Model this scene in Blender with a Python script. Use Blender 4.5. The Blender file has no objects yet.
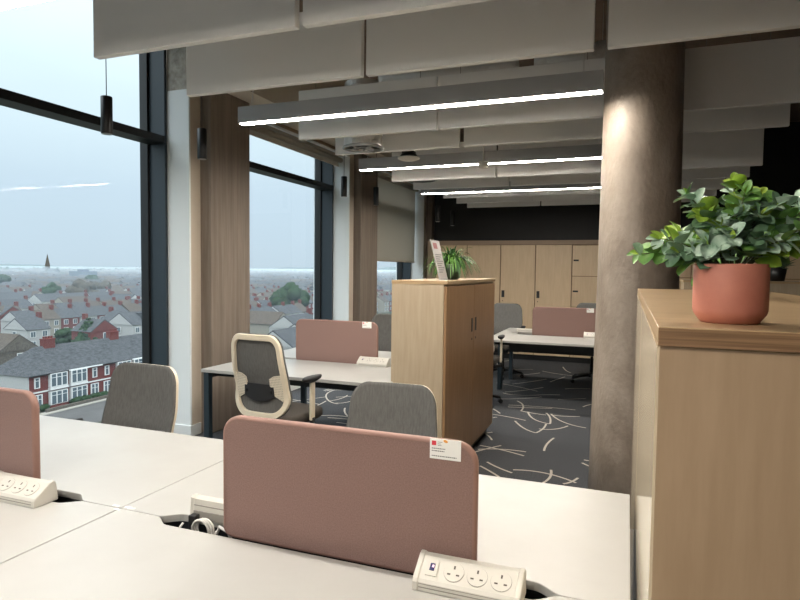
import bpy, math, random
from mathutils import Vector, Matrix

random.seed(11)
PI = math.pi
sc = bpy.context.scene
COL = sc.collection

# ------------------------------------------------------------------ materials
def lin(c):
    return tuple(((v / 255) / 12.92) if v / 255 <= 0.04045 else (((v / 255) + 0.055) / 1.055) ** 2.4 for v in c) + (1.0,)

class NT:
    def __init__(self, m):
        self.t = m.node_tree
    def n(self, typ, **kw):
        nd = self.t.nodes.new(typ)
        for k, v in kw.items():
            if k.startswith('i_'):
                nd.inputs[k[2:].replace('_', ' ')].default_value = v
            else:
                setattr(nd, k, v)
        return nd
    def l(self, a, b):
        self.t.links.new(a, b)

def mat(name, c1, rough=0.5, metal=0.0, c2=None, scale=8.0, stretch=(1, 1, 1), detail=4.0, bump=0.0, bscale=None, spec=0.5, coat=0.0, lo=0.35, hi=0.65, sheen=0.0):
    m = bpy.data.materials.new(name)
    m.use_nodes = True
    k = NT(m)
    b = m.node_tree.nodes['Principled BSDF']
    b.inputs['Base Color'].default_value = lin(c1)
    b.inputs['Roughness'].default_value = rough
    b.inputs['Metallic'].default_value = metal
    b.inputs['Specular IOR Level'].default_value = spec
    b.inputs['Coat Weight'].default_value = coat
    b.inputs['Coat Roughness'].default_value = 0.12
    b.inputs['Sheen Weight'].default_value = sheen
    if c2 is not None or bump:
        tc = k.n('ShaderNodeTexCoord')
        mp = k.n('ShaderNodeMapping')
        mp.inputs['Scale'].default_value = stretch
        k.l(tc.outputs['Object'], mp.inputs['Vector'])
    if c2 is not None:
        nz = k.n('ShaderNodeTexNoise', i_Scale=scale, i_Detail=detail, i_Roughness=0.6)
        k.l(mp.outputs[0], nz.inputs['Vector'])
        rp = k.n('ShaderNodeValToRGB')
        rp.color_ramp.elements[0].position = lo
        rp.color_ramp.elements[0].color = lin(c1)
        rp.color_ramp.elements[1].position = hi
        rp.color_ramp.elements[1].color = lin(c2)
        k.l(nz.outputs['Fac'], rp.inputs[0])
        k.l(rp.outputs[0], b.inputs['Base Color'])
    if bump:
        n2 = k.n('ShaderNodeTexNoise', i_Scale=bscale or scale, i_Detail=3.0)
        k.l(mp.outputs[0], n2.inputs['Vector'])
        bp = k.n('ShaderNodeBump', i_Strength=bump, i_Distance=0.01)
        k.l(n2.outputs['Fac'], bp.inputs['Height'])
        k.l(bp.outputs[0], b.inputs['Normal'])
    return m

def emit(name, col, strength):
    m = bpy.data.materials.new(name)
    m.use_nodes = True
    b = m.node_tree.nodes['Principled BSDF']
    b.inputs['Base Color'].default_value = (0.8, 0.8, 0.8, 1)
    b.inputs['Emission Color'].default_value = col
    b.inputs['Emission Strength'].default_value = strength
    return m

def glass_mat(name, tint=(0.93, 0.97, 0.97, 1), gloss=0.05):
    m = bpy.data.materials.new(name)
    m.use_nodes = True
    k = NT(m)
    t = m.node_tree
    t.nodes.remove(t.nodes['Principled BSDF'])
    out = t.nodes['Material Output']
    tr = k.n('ShaderNodeBsdfTransparent'); tr.inputs[0].default_value = tint
    gl = k.n('ShaderNodeBsdfGlossy'); gl.inputs['Roughness'].default_value = 0.0
    fr = k.n('ShaderNodeFresnel'); fr.inputs['IOR'].default_value = 1.17
    mx = k.n('ShaderNodeMixShader')
    k.l(fr.outputs[0], mx.inputs[0]); k.l(tr.outputs[0], mx.inputs[1]); k.l(gl.outputs[0], mx.inputs[2])
    k.l(mx.outputs[0], out.inputs['Surface'])
    return m

M = {}
M['desk'] = mat('white_laminate', (172, 171, 167), 0.36, c2=(167, 165, 161), scale=3)
M['desk_edge'] = mat('white_edge_band', (188, 184, 176), 0.45)
M['pink'] = mat('pink_felt', (141, 114, 106), 0.95, c2=(126, 100, 93), scale=260, bump=0.25, bscale=420, spec=0.15, sheen=0.2)
M['piping'] = mat('pink_edge_trim', (140, 108, 98), 0.6, spec=0.3)
M['wood'] = mat('maple_laminate', (178, 161, 137), 0.42, c2=(169, 151, 127), scale=5, stretch=(9, 9, 0.7), detail=6, spec=0.4)
M['wood_dim'] = mat('maple_laminate_dimmed', (176, 150, 121), 0.42, c2=(164, 138, 109), scale=5, stretch=(5, 5, 0.5), detail=6, spec=0.4)  # same maple, darkened and browned for the dim light on the right cabinets
M['wood_far'] = mat('maple_laminate_lifted', (214, 190, 157), 0.42, c2=(204, 179, 146), scale=5, stretch=(5, 5, 0.5), detail=6, spec=0.4)  # same maple, lightened to make up for weak light at the back wall
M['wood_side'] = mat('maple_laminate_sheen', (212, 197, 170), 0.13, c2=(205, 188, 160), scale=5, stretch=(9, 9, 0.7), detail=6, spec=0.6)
M['wood_top'] = mat('maple_top_board', (178, 152, 117), 0.36, c2=(160, 133, 99), scale=5, stretch=(1.2, 12, 12), detail=6)
M['wood_edge'] = mat('plywood_edge', (146, 113, 80), 0.55, c2=(112, 82, 54), scale=6, stretch=(0.6, 0.6, 60), detail=2)
M['wood_door'] = mat('oak_door', (150, 117, 84), 0.4, c2=(134, 102, 71), scale=5, stretch=(9, 9, 0.6), detail=6, spec=0.4)
M['baffle'] = mat('acoustic_felt_white', (232, 231, 228), 0.95, spec=0.1)
M['concrete_round'] = mat('round_column_concrete', (152, 139, 126), 0.52, c2=(124, 111, 98), scale=5, stretch=(1, 1, 0.6), detail=9, bump=0.5, bscale=45, spec=0.5)
M['concrete_brown'] = mat('board_marked_concrete', (130, 118, 106), 0.8, c2=(110, 99, 88), scale=4, stretch=(6, 6, 0.35), detail=6, bump=0.3, bscale=5)
M['concrete_raw'] = mat('raw_concrete', (182, 176, 166), 0.9, c2=(140, 134, 124), scale=14, detail=8, bump=0.6, bscale=30)
M['slab'] = mat('ceiling_slab', (140, 122, 106), 0.9, c2=(118, 100, 86), scale=1.5, detail=6)
M['bulkhead'] = mat('beige_plaster', (200, 190, 174), 0.9)
M['white'] = mat('white_paint', (222, 226, 226), 0.65)
M['taupe'] = mat('taupe_panel', (160, 140, 120), 0.7)
M['pier_side'] = mat('pier_beige', (188, 176, 160), 0.7)
M['black_wall'] = mat('black_wall_panel', (30, 30, 31), 0.55, c2=(25, 25, 26), scale=2)
M['dark_wall'] = mat('dark_side_wall', (46, 42, 40), 0.8)
M['white_bounce_wall'] = mat('white_bounce_wall', (232, 230, 226), 0.85)  # for the unseen wall behind the camera, whitened to bounce light onto the baffles
M['frame'] = mat('anthracite_aluminium', (44, 54, 62), 0.38, metal=0.0, spec=0.5)
M['frame_blk'] = mat('black_gasket', (14, 15, 17), 0.5)
M['blind'] = mat('blind_fabric', (168, 156, 140), 0.9, bump=0.05, bscale=400)
_k = NT(M['blind']); _t = M['blind'].node_tree
_tl = _k.n('ShaderNodeBsdfTranslucent'); _tl.inputs[0].default_value = lin((214, 206, 194))
_mx = _k.n('ShaderNodeMixShader'); _mx.inputs[0].default_value = 0.55
_k.l(_t.nodes['Principled BSDF'].outputs[0], _mx.inputs[1]); _k.l(_tl.outputs[0], _mx.inputs[2]); _k.l(_mx.outputs[0], _t.nodes['Material Output'].inputs['Surface'])
M['glass'] = glass_mat('window_glass')
M['led_body'] = mat('grey_aluminium', (158, 160, 162), 0.5)
M['led'] = emit('led_diffuser', (1.0, 0.93, 0.83, 1), 76.0)
M['black'] = mat('black_plastic', (20, 20, 21), 0.45)
M['black_soft'] = mat('black_soft_pad', (34, 34, 36), 0.6)
M['black_metal'] = mat('black_powder_coat', (22, 26, 29), 0.45)
M['teal_metal'] = mat('dark_teal_powder_coat', (36, 50, 58), 0.45)
M['cream'] = mat('cream_plastic', (220, 208, 186), 0.45)
M['fabric'] = mat('charcoal_knit', (103, 102, 100), 0.95, c2=(92, 91, 89), scale=120, stretch=(1, 1, 0.15), bump=0.2, bscale=500, spec=0.15)
M['seat'] = mat('dark_seat_fabric', (74, 69, 64), 0.95, bump=0.2, bscale=400, spec=0.15)
M['pl_white'] = mat('white_plastic', (196, 192, 183), 0.35)
M['pl_line'] = mat('grey_groove', (140, 135, 128), 0.5)
M['pin'] = mat('socket_pin_slot', (70, 62, 55), 0.6)
M['blue'] = mat('blue_rocker', (30, 36, 90), 0.3)
M['rled'] = emit('pink_neon', (0.9, 0.25, 0.45, 1), 0.6)
M['silver'] = mat('foil_duct', (226, 224, 220), 0.3, metal=0.55, bump=0.9, bscale=38)
M['steel'] = mat('brushed_steel', (170, 170, 170), 0.3, metal=0.9)
M['cable_w'] = mat('white_cable', (205, 203, 198), 0.5)
M['cable_t'] = mat('thin_steel_cable', (130, 125, 118), 0.4, metal=0.5)
M['terra'] = mat('terracotta', (188, 120, 100), 0.6, c2=(180, 111, 92), scale=20)
M['soil'] = mat('soil', (52, 38, 28), 1.0)
M['stem'] = mat('plant_stem', (88, 96, 62), 0.6)
M['leaf1'] = mat('leaf_sage', (186, 205, 186), 0.42, c2=(130, 162, 136), scale=40)
M['leaf2'] = mat('leaf_green', (126, 166, 84), 0.42, c2=(96, 140, 72), scale=40)
M['leaf3'] = mat('leaf_lime', (160, 186, 70), 0.42, c2=(124, 158, 60), scale=40)
M['leaf4'] = mat('leaf_deep', (108, 138, 106), 0.45, c2=(82, 112, 84), scale=40)
M['blade1'] = mat('blade_green', (84, 128, 50), 0.5)
M['blade2'] = mat('blade_dark', (46, 84, 38), 0.5)
M['potdark'] = mat('dark_green_pot', (34, 52, 38), 0.3)
M['paper'] = mat('white_card', (232, 230, 226), 0.7)
M['red'] = mat('card_red', (206, 52, 66), 0.6)
M['grey_txt'] = mat('card_print', (120, 118, 116), 0.7)
M['orange'] = mat('orange_print', (222, 150, 60), 0.6)
M['arc'] = mat('carpet_arc_yarn', (178, 172, 160), 0.95)
M['sheet'] = mat('printed_paper', (176, 170, 166), 0.6)
M['grey_red'] = mat('faded_red_print', (150, 92, 92), 0.7)
M['acrylic'] = mat('clear_acrylic', (170, 167, 164), 0.25)
# carpet
M['carpet'] = mat('charcoal_carpet', (90, 92, 95), 1.0, c2=(58, 59, 62), scale=160, detail=3, bump=0.4, bscale=300, spec=0.05)
# perforated cream plate
def perf():
    m = bpy.data.materials.new('perforated_cream')
    m.use_nodes = True
    k = NT(m); b = m.node_tree.nodes['Principled BSDF']; b.inputs['Roughness'].default_value = 0.5
    tc = k.n('ShaderNodeTexCoord'); mp = k.n('ShaderNodeMapping'); mp.inputs['Scale'].default_value = (85, 0, 85)
    vf = k.n('ShaderNodeVectorMath', operation='FRACTION')
    sb = k.n('ShaderNodeVectorMath', operation='SUBTRACT'); sb.inputs[1].default_value = (0.5, 0, 0.5)
    ln = k.n('ShaderNodeVectorMath', operation='LENGTH')
    lt = k.n('ShaderNodeMath', operation='LESS_THAN'); lt.inputs[1].default_value = 0.24
    mx = k.n('ShaderNodeMix', data_type='RGBA')
    mx.inputs[6].default_value = lin((224, 214, 194)); mx.inputs[7].default_value = lin((130, 121, 106))
    k.l(tc.outputs['Object'], mp.inputs[0]); k.l(mp.outputs[0], vf.inputs[0]); k.l(vf.outputs[0], sb.inputs[0])
    k.l(sb.outputs[0], ln.inputs[0]); k.l(ln.outputs['Value'], lt.inputs[0]); k.l(lt.outputs[0], mx.inputs[0])
    k.l(mx.outputs[2], b.inputs['Base Color'])
    return m
M['perf'] = perf()
# outdoors
M['brick'] = mat('red_brick', (108, 62, 58), 0.9, c2=(95, 53, 50), scale=6)
M['slate'] = mat('grey_slate', (80, 81, 83), 0.75, c2=(58, 60, 62), scale=1.6, stretch=(1, 1, 3), detail=6)
M['tile'] = mat('brown_tile', (84, 77, 70), 0.85, c2=(68, 62, 57), scale=2)
M['render'] = mat('white_render', (160, 160, 158), 0.8)
M['render2'] = mat('cream_render', (136, 131, 121), 0.8)
M['stone'] = mat('grey_stone', (101, 95, 87), 0.9, c2=(80, 74, 68), scale=3)
M['upvc'] = mat('white_window_frame', (205, 205, 203), 0.5)
M['pane'] = mat('house_pane', (81, 92, 99), 0.15)
M['asphalt'] = mat('asphalt', (80, 79, 78), 0.9, c2=(73, 72, 71), scale=0.4)
M['pave'] = mat('pavement', (130, 126, 118), 0.9)
M['ground'] = mat('town_ground', (74, 77, 70), 1.0, c2=(58, 62, 52), scale=0.05, detail=5)
M['tree'] = mat('tree_green', (49, 65, 44), 1.0, c2=(34, 49, 33), scale=1.2, bump=1.0, bscale=2)
M['tree2'] = mat('tree_bare', (78, 74, 65), 1.0, c2=(62, 58, 50), scale=1.5, bump=1.0, bscale=2)
M['bark'] = mat('bark', (59, 49, 40), 1.0)
M['office'] = mat('blue_grey_cladding', (83, 93, 108), 0.6)
M['hill'] = mat('far_hill', (104, 114, 116), 1.0)
M['bin_blue'] = mat('bin_blue', (40, 80, 140), 0.6)

for _n in 'brick slate tile render render2 stone upvc asphalt pave ground tree tree2 bark office hill'.split():
    M[_n].node_tree.nodes['Principled BSDF'].inputs['Specular IOR Level'].default_value = 0.0

# ------------------------------------------------------------------ mesh builder
class MB:
    def __init__(s):
        s.v = []; s.f = []; s.m = []; s.sm = []
    def add(s, vs, fs, mi=0, smooth=False):
        o = len(s.v)
        s.v += [tuple(p) for p in vs]
        for f in fs:
            s.f.append(tuple(i + o for i in f)); s.m.append(mi); s.sm.append(smooth)
        return s
    def box(s, x0, x1, y0, y1, z0, z1, mi=0):
        vs = [(x0, y0, z0), (x1, y0, z0), (x1, y1, z0), (x0, y1, z0), (x0, y0, z1), (x1, y0, z1), (x1, y1, z1), (x0, y1, z1)]
        return s.add(vs, [(0, 3, 2, 1), (4, 5, 6, 7), (0, 1, 5, 4), (1, 2, 6, 5), (2, 3, 7, 6), (3, 0, 4, 7)], mi)
    def prism(s, poly, a, b, axis='x', mi=0, smooth=False):
        n = len(poly)
        def P(p, t):
            if axis == 'x': return (t, p[0], p[1])
            if axis == 'y': return (p[0], t, p[1])
            return (p[0], p[1], t)
        vs = [P(p, a) for p in poly] + [P(p, b) for p in poly]
        s.add(vs, [tuple(range(n))[::-1], tuple(range(n, 2 * n))], mi)
        o = len(s.v) - 2 * n
        for i in range(n):
            j = (i + 1) % n
            s.f.append((o + i, o + j, o + n + j, o + n + i)); s.m.append(mi); s.sm.append(smooth)
        return s
    def lathe(s, prof, cx=0, cy=0, n=32, mi=0, cap=True):
        vs = []; fs = []
        for r, z in prof:
            for k in range(n):
                a = 2 * PI * k / n
                vs.append((cx + r * math.cos(a), cy + r * math.sin(a), z))
        for i in range(len(prof) - 1):
            for k in range(n):
                j = (k + 1) % n
                fs.append((i * n + k, i * n + j, (i + 1) * n + j, (i + 1) * n + k))
        s.add(vs, fs, mi, True)
        if cap:
            o = len(s.v) - len(vs)
            s.f.append(tuple(o + k for k in range(n))[::-1]); s.m.append(mi); s.sm.append(False)
            o2 = o + (len(prof) - 1) * n
            s.f.append(tuple(o2 + k for k in range(n))); s.m.append(mi); s.sm.append(False)
        return s
    def tube(s, pts, r, n=8, mi=0, closed=False, r2=None):
        pts = [Vector(p) for p in pts]; N = len(pts); vs = []; fs = []
        up = None
        for i, p in enumerate(pts):
            if closed: t = pts[(i + 1) % N] - pts[i - 1]
            else: t = pts[min(i + 1, N - 1)] - pts[max(i - 1, 0)]
            t.normalize()
            if up is None:
                up = t.orthogonal().normalized()
            else:
                up = (up - t * up.dot(t))
                up = up.normalized() if up.length > 1e-6 else t.orthogonal().normalized()
            sd = t.cross(up)
            rr = r if r2 is None else r + (r2 - r) * i / max(1, N - 1)
            for k in range(n):
                a = 2 * PI * k / n
                vs.append(p + up * (rr * math.cos(a)) + sd * (rr * math.sin(a)))
        R = N if closed else N - 1
        for i in range(R):
            for k in range(n):
                j = (k + 1) % n; i2 = (i + 1) % N
                fs.append((i * n + k, i * n + j, i2 * n + j, i2 * n + k))
        s.add(vs, fs, mi, True)
        if not closed:
            o = len(s.v) - len(vs)
            s.f.append(tuple(o + k for k in range(n))[::-1]); s.m.append(mi); s.sm.append(False)
            s.f.append(tuple(o + (N - 1) * n + k for k in range(n))); s.m.append(mi); s.sm.append(False)
        return s
    def mesh(s, name, mats):
        me = bpy.data.meshes.new(name)
        me.from_pydata(s.v, [], s.f)
        for m in (mats if isinstance(mats, (list, tuple)) else [mats]):
            me.materials.append(m)
        me.polygons.foreach_set('material_index', s.m)
        me.polygons.foreach_set('use_smooth', s.sm)
        me.update()
        return me
    def build(s, name, mats, parent=None, bevel=0.0, seg=2, loc=None):
        o = bpy.data.objects.new(name, s.mesh(name, mats))
        COL.objects.link(o)
        if parent is not None: o.parent = parent
        if loc: o.location = loc
        if bevel:
            b = o.modifiers.new('bevel', 'BEVEL'); b.width = bevel; b.segments = seg; b.limit_method = 'ANGLE'; b.angle_limit = 0.9
        return o

def tag(o, label, cat, group=None, kind=None):
    o['label'] = label; o['category'] = cat
    if group: o['group'] = group
    if kind: o['kind'] = kind
    return o
def struct(o):
    o['kind'] = 'structure'; return o
def thing(name, label, cat, loc=(0, 0, 0), rz=0.0, group=None):
    o = bpy.data.objects.new(name, None); COL.objects.link(o)
    o.empty_display_size = 0.1
    o.location = loc; o.rotation_euler = (0, 0, rz)
    return tag(o, label, cat, group)
def dup(root, loc, rz, label, group=None):
    r = root.copy(); COL.objects.link(r); r.location = loc; r.rotation_euler = (0, 0, rz)
    r['label'] = label
    if group: r['group'] = group
    for ch in list(root.children):
        c = ch.copy(); COL.objects.link(c); c.parent = r
        for g in list(ch.children):
            d = g.copy(); COL.objects.link(d); d.parent = c
    return r
def rrect(x0, x1, z0, z1, r, n=6, rb=None):
    rb = r if rb is None else rb
    pts = []
    for (cx, cz, a0, rr) in ((x1 - r, z1 - r, 0, r), (x0 + r, z1 - r, 90, r), (x0 + rb, z0 + rb, 180, rb), (x1 - rb, z0 + rb, 270, rb)):
        for k in range(n + 1):
            a = math.radians(a0 + 90 * k / n)
            pts.append((cx + rr * math.cos(a), cz + rr * math.sin(a)))
    return pts

ORD = ['first', 'second', 'third', 'fourth', 'fifth', 'sixth', 'seventh', 'eighth', 'ninth', 'tenth', 'eleventh', 'twelfth']

# ------------------------------------------------------------------ camera
cam = bpy.data.cameras.new('camera')
cam.sensor_fit = 'HORIZONTAL'; cam.sensor_width = 36.0
cam.lens = 598.7 / 800 * 36.0
cam.clip_start = 0.02; cam.clip_end = 20000
co = bpy.data.objects.new('camera', cam); COL.objects.link(co)
yaw, pit, rol = -0.364364477, -0.0505567178, 0.0114127112
f = Vector((math.sin(yaw) * math.cos(pit), math.cos(yaw) * math.cos(pit), math.sin(pit)))
r0 = Vector((math.cos(yaw), -math.sin(yaw), 0)); u0 = r0.cross(f)
c_, s_ = math.cos(rol), math.sin(rol)
R_ = r0 * c_ + u0 * s_; U_ = -r0 * s_ + u0 * c_
mw = Matrix((R_, U_, -f)).transposed().to_4x4()
mw.translation = (0, 0, 1.54)
co.matrix_world = mw
sc.camera = co

# ------------------------------------------------------------------ room shell
FX0, FX1, FY0, FY1 = -3.93, 5.5, -4.6, 11.2
CZ = 3.95
# floor: carpet with its pattern of thin curved lines in one mesh
fl = MB().box(-4.25, FX1, FY0, FY1, -0.25, 0.0)
def arc_strip(pts, w):
    n = len(pts); vs = []; fs = []
    for i, p in enumerate(pts):
        t = Vector(pts[min(i + 1, n - 1)]) - Vector(pts[max(i - 1, 0)])
        t.normalize(); nrm = Vector((-t.y, t.x))
        for sgn in (1, -1):
            vs.append((p[0] + nrm.x * w / 2 * sgn, p[1] + nrm.y * w / 2 * sgn, 0.0015))
    for i in range(n - 1):
        fs.append((2 * i, 2 * i + 1, 2 * i + 3, 2 * i + 2))
    fl.add(vs, fs, 1)
def quad_arc(a, b, c, w=0.019, n=14):
    pts = []
    for i in range(n + 1):
        t = i / n
        pts.append(((1 - t) ** 2 * a[0] + 2 * t * (1 - t) * b[0] + t * t * c[0], (1 - t) ** 2 * a[1] + 2 * t * (1 - t) * b[1] + t * t * c[1]))
    arc_strip(pts, w)
ARCS = [((-1.183, 5.123), (-0.999, 5.089), (-0.774, 4.973)), ((-1.172, 5.0), (-1.005, 5.118), (-0.776, 5.091)), ((-1.025, 4.697), (-0.92, 4.583), (-0.79, 4.513)), ((-1.054, 4.578), (-0.956, 4.492), (-0.864, 4.386)), ((-0.795, 4.585), (-0.565, 4.682), (-0.317, 4.478)), ((-0.522, 4.7), (-0.486, 4.521), (-0.541, 4.385)), ((-0.403, 4.42), (-0.344, 4.467), (-0.312, 4.594)), ((-0.637, 5.181), (-0.657, 5.397), (-0.604, 5.627)), ((-1.051, 6.112), (-0.917, 5.794), (-0.784, 5.734)), ((-0.784, 5.734), (-0.723, 5.917), (-0.739, 6.117)), ((-0.778, 5.893), (-0.615, 5.884), (-0.525, 6.125)), ((-0.989, 6.565), (-0.908, 6.174), (-0.701, 6.133)), ((-0.8, 6.597), (-0.718, 6.44), (-0.701, 6.133)), ((-0.744, 6.572), (-0.608, 6.174), (-0.352, 6.117)), ((-0.738, 6.526), (-0.59, 6.496), (-0.443, 6.583)), ((-1.237, 6.716), (-0.998, 6.768), (-0.765, 6.843)), ((-1.197, 7.073), (-1.053, 6.907), (-1.068, 6.581)), ((-1.068, 6.581), (-0.904, 6.502), (-0.788, 6.504)), ((-1.373, 6.55), (-1.312, 6.474), (-1.258, 6.372)), ((-1.286, 6.146), (-1.276, 6.197), (-1.252, 6.184)), ((-0.755, 7.359), (-0.62, 7.418), (-0.445, 7.557)), ((-0.446, 7.064), (-0.41, 7.19), (-0.357, 7.241)), ((-1.442, 7.468), (-1.264, 7.319), (-0.992, 7.536)), ((-0.992, 7.536), (-0.88, 7.619), (-0.761, 7.64)), ((-1.431, 7.541), (-1.206, 7.711), (-1.022, 8.044)), ((-1.213, 9.38), (-0.995, 9.187), (-0.715, 9.129)), ((-0.985, 8.488), (-0.907, 8.775), (-0.83, 8.986)), ((-0.952, 9.92), (-0.883, 9.532), (-0.78, 9.382)), ((-1.73, 9.243), (-1.559, 9.425), (-1.363, 9.464)), ((-1.467, 8.877), (-1.336, 8.984), (-1.216, 9.181)), ((-0.741, 8.06), (-0.6, 8.197), (-0.435, 8.198)), ((-0.3, 5.059), (-0.268, 5.045), (-0.245, 5.055)), ((-0.31, 4.973), (-0.276, 4.933), (-0.236, 4.897)), ((-3.629, 10.898), (-3.818, 11.656), (-3.94, 12.164)), ((-3.299, 6.261), (-3.506, 6.547), (-3.455, 6.773)), ((-3.299, 6.261), (-3.168, 6.086), (-3.061, 6.078)), ((-3.541, 6.665), (-3.426, 6.856), (-3.231, 6.804)), ((-2.901, 5.932), (-2.818, 5.715), (-2.684, 5.583)), ((-3.054, 5.422), (-2.925, 5.62), (-2.693, 5.579)), ((-3.105, 6.114), (-3.02, 6.096), (-2.983, 6.283)), ((-3.255, 5.777), (-3.224, 5.951), (-3.259, 6.161))]
for a, b, c in ARCS:
    quad_arc(a, b, c)
rr = random.Random(5)
for i in range(240):
    x = rr.uniform(-3.8, 5.2); y = rr.uniform(-3, 10.4)
    if -1.25 < x < 0.2 and 2.6 < y < 10.2: continue
    L = rr.uniform(0.35, 0.9); th = rr.gauss(0.35, 0.7); k = rr.uniform(-0.9, 0.9) if rr.random() < 0.6 else rr.uniform(-2.6, 2.6)
    pts = []
    px, py, a = x, y, th
    for q in range(15):
        pts.append((px, py)); px += math.cos(a) * L / 14; py += math.sin(a) * L / 14; a += k * L / 14
    if min(p[0] for p in pts) < -3.85: continue
    arc_strip(pts, 0.017)
struct(fl.build('floor', [M['carpet'], M['arc']]))
struct(MB().box(-4.25, FX1, FY0, FY1, CZ, CZ + 0.25).build('ceiling', M['slab']))
struct(MB().box(-4.25, FX1 + 0.2, FY1, FY1 + 0.2, 0, CZ).build('wall_back', M['black_wall']))
struct(MB().box(FX1, FX1 + 0.2, FY0, FY1, 0, CZ).build('wall_right', M['dark_wall']))
struct(MB().box(-4.25, FX1 + 0.2, FY0 - 0.2, FY0, 0, CZ).build('wall_front', M['white_bounce_wall']))
# window wall, built bay by bay: white pier, brown concrete column, window
BAY = 3.27
Y0 = 4.36
wl = MB(); wl2 = MB(); wl3 = MB(); bb = MB(); raw = MB()
GX = -4.15
winn = 0
for i in range(-3, 3):
    yp = Y0 + BAY * i            # pier face
    if yp > FY1: break
    ye = min(yp + 0.89, FY1)
    wl.box(-4.25, -3.93, yp + 0.002, ye, 0, CZ)
    if i >= 1: wl.box(-4.25, -3.93, ye, min(yp + BAY, FY1), 3.28, CZ)
    elif i == 0: wl.box(-4.25, -3.93, ye, yp + BAY, 3.28, CZ)
    wl.box(-3.93, -3.69, yp, min(yp + 0.02, ye), 0.0, 3.12)                       # white lining board facing back
    raw.box(-3.93, -3.69, yp + 0.004, yp + 0.03, 3.12, CZ)                        # raw concrete over the lining
    wl2.box(-3.93, -3.69, yp + 0.02, min(yp + 0.15, ye), 0, CZ)
    bb.box(-3.935, -3.675, yp - 0.014, yp + 0.13, 0, 0.10)
    if yp + 0.15 < ye:
        wl3.box(-3.93, -3.57, yp + 0.15, min(yp + 0.75, ye), 0, 3.18 if i >= 0 else CZ)
        wl2.box(-3.93, -3.72, yp + 0.75, ye, 0, CZ)
wl.box(-4.25, -3.93, FY0, Y0, 3.90, CZ)
wl.box(-4.25, -3.93, FY0, FY1, -0.2, 0.10)
struct(wl.build('wall_left', M['white']))
struct(wl2.build('trim_1', M['pier_side']))
struct(wl3.build('wall_left_columns', M['concrete_brown'], bevel=0.012))
struct(raw.build('wall_left_upper', M['concrete_raw']))
struct(bb.build('baseboard_left', M['white'], bevel=0.003))
for i in range(-3, 3):
    ya = Y0 + BAY * i + 0.89; yb = Y0 + BAY * (i + 1)
    if yb > FY1: break
    winn += 1
    HT = 3.28 if i >= 0 else 3.90
    w = struct(MB().box(-4.22, -3.935, yb - 0.03, yb, 0.10, HT)            # jamb
               .box(-4.22, -3.935, ya, ya + 0.03, 0.10, HT)
               .box(-4.22, -3.935, ya + 0.03, yb - 0.03, 0.10, 0.16)
               .box(-4.22, -3.935, ya + 0.03, yb - 0.03, HT - 0.045, HT)
               .build('window_%d' % winn, M['frame']))
    MB().box(-4.12, -3.934, ya + 0.03, yb - 0.03, 2.65, 2.717).build('transom', M['frame_blk'], w, bevel=0.003)
    g = MB()
    for yy in (ya + 0.03, yb - 0.055):
        g.box(-4.19, -4.11, yy, yy + 0.025, 0.16, HT - 0.045)
    g.box(-4.19, -4.11, ya + 0.055, yb - 0.055, 0.16, 0.185).box(-4.19, -4.11, ya + 0.055, yb - 0.055, HT - 0.07, HT - 0.045)
    g.build('glazing_bead', M['frame_blk'], w)
    vs = [(GX, ya + 0.03, 0.16), (GX, yb - 0.03, 0.16), (GX, yb - 0.03, HT - 0.045), (GX, ya + 0.03, HT - 0.045)]
    MB().add(vs, [(0, 1, 2, 3)]).build('pane', M['glass'], w)
# bulkhead along the windows: beige drop face with a white blind rail under it
struct(MB().box(-3.93, -3.34, 4.505, FY1, 3.18, CZ).build('ceiling_bulkhead', M['bulkhead']))
struct(MB().box(-3.735, -3.70, 5.12, FY1, 3.10, 3.125).build('trim_2', M['white']))
struct(MB().box(-3.93, -3.735, 5.12, FY1, 3.12, 3.18).build('trim_3', M['taupe']))

# round concrete column
COLX, COLY = 0.05, 4.05
struct(MB().lathe([(0.262, 0), (0.256, 0.47), (0.239, 1.54), (0.228, 2.87), (0.225, CZ)], COLX, COLY, 64).build('column', M['concrete_round']))

# ------------------------------------------------------------------ ceiling baffles
ROWS = [(2.40, 2.61, [-2.60, -1.375, -0.165, 1.045]),
        (3.08, 2.60, [-2.59, -1.375, -0.125, 1.085]),
        (4.40, 2.60, [-2.575, -1.36, 0.275, 1.487]),
        (5.08, 2.60, [-2.585, -1.355, -0.145]),
        (6.40, 2.535, [-2.545, -1.335, -0.07]),
        (7.10, 2.535, [-2.535, -1.325, -0.06]),
        (8.40, 2.58, [-2.54, -1.33, -0.12]),
        (9.11, 2.58, [-2.54, -1.33, -0.12]),
        (9.77, 2.58, [-2.54, -1.33, -0.12])]
PROTO = None
for ri, (y, z, xs) in enumerate(ROWS):
    for pi_, x in enumerate(xs):
        lab = 'white acoustic ceiling baffle, %s from the windows in the %s row counted from the front' % (ORD[pi_], ORD[ri])
        if ri == 2 and pi_ == 2: lab = 'white acoustic ceiling baffle just right of the round column, third row from the front'
        if ri == 2 and pi_ == 3: lab = 'white acoustic ceiling baffle two right of the round column, third row from the front'
        if PROTO is None:
            t = thing('ceiling_baffle', lab, 'ceiling baffle', (x, y, z), 0, 'white ceiling baffles')
            MB().box(0, 1.188, -0.04, 0.0, 0, 0.395).build('panel', M['baffle'], t, bevel=0.004)
            for cx in (0.15, 1.05):
                MB().tube([(cx, -0.02, 0.395), (cx, -0.02, CZ - 2.61)], 0.0025, 6).build('hanging_cable', M['cable_t'], t)
            PROTO = t
        else:
            dup(PROTO, (x, y, z), 0, lab, 'white ceiling baffles')

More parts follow.
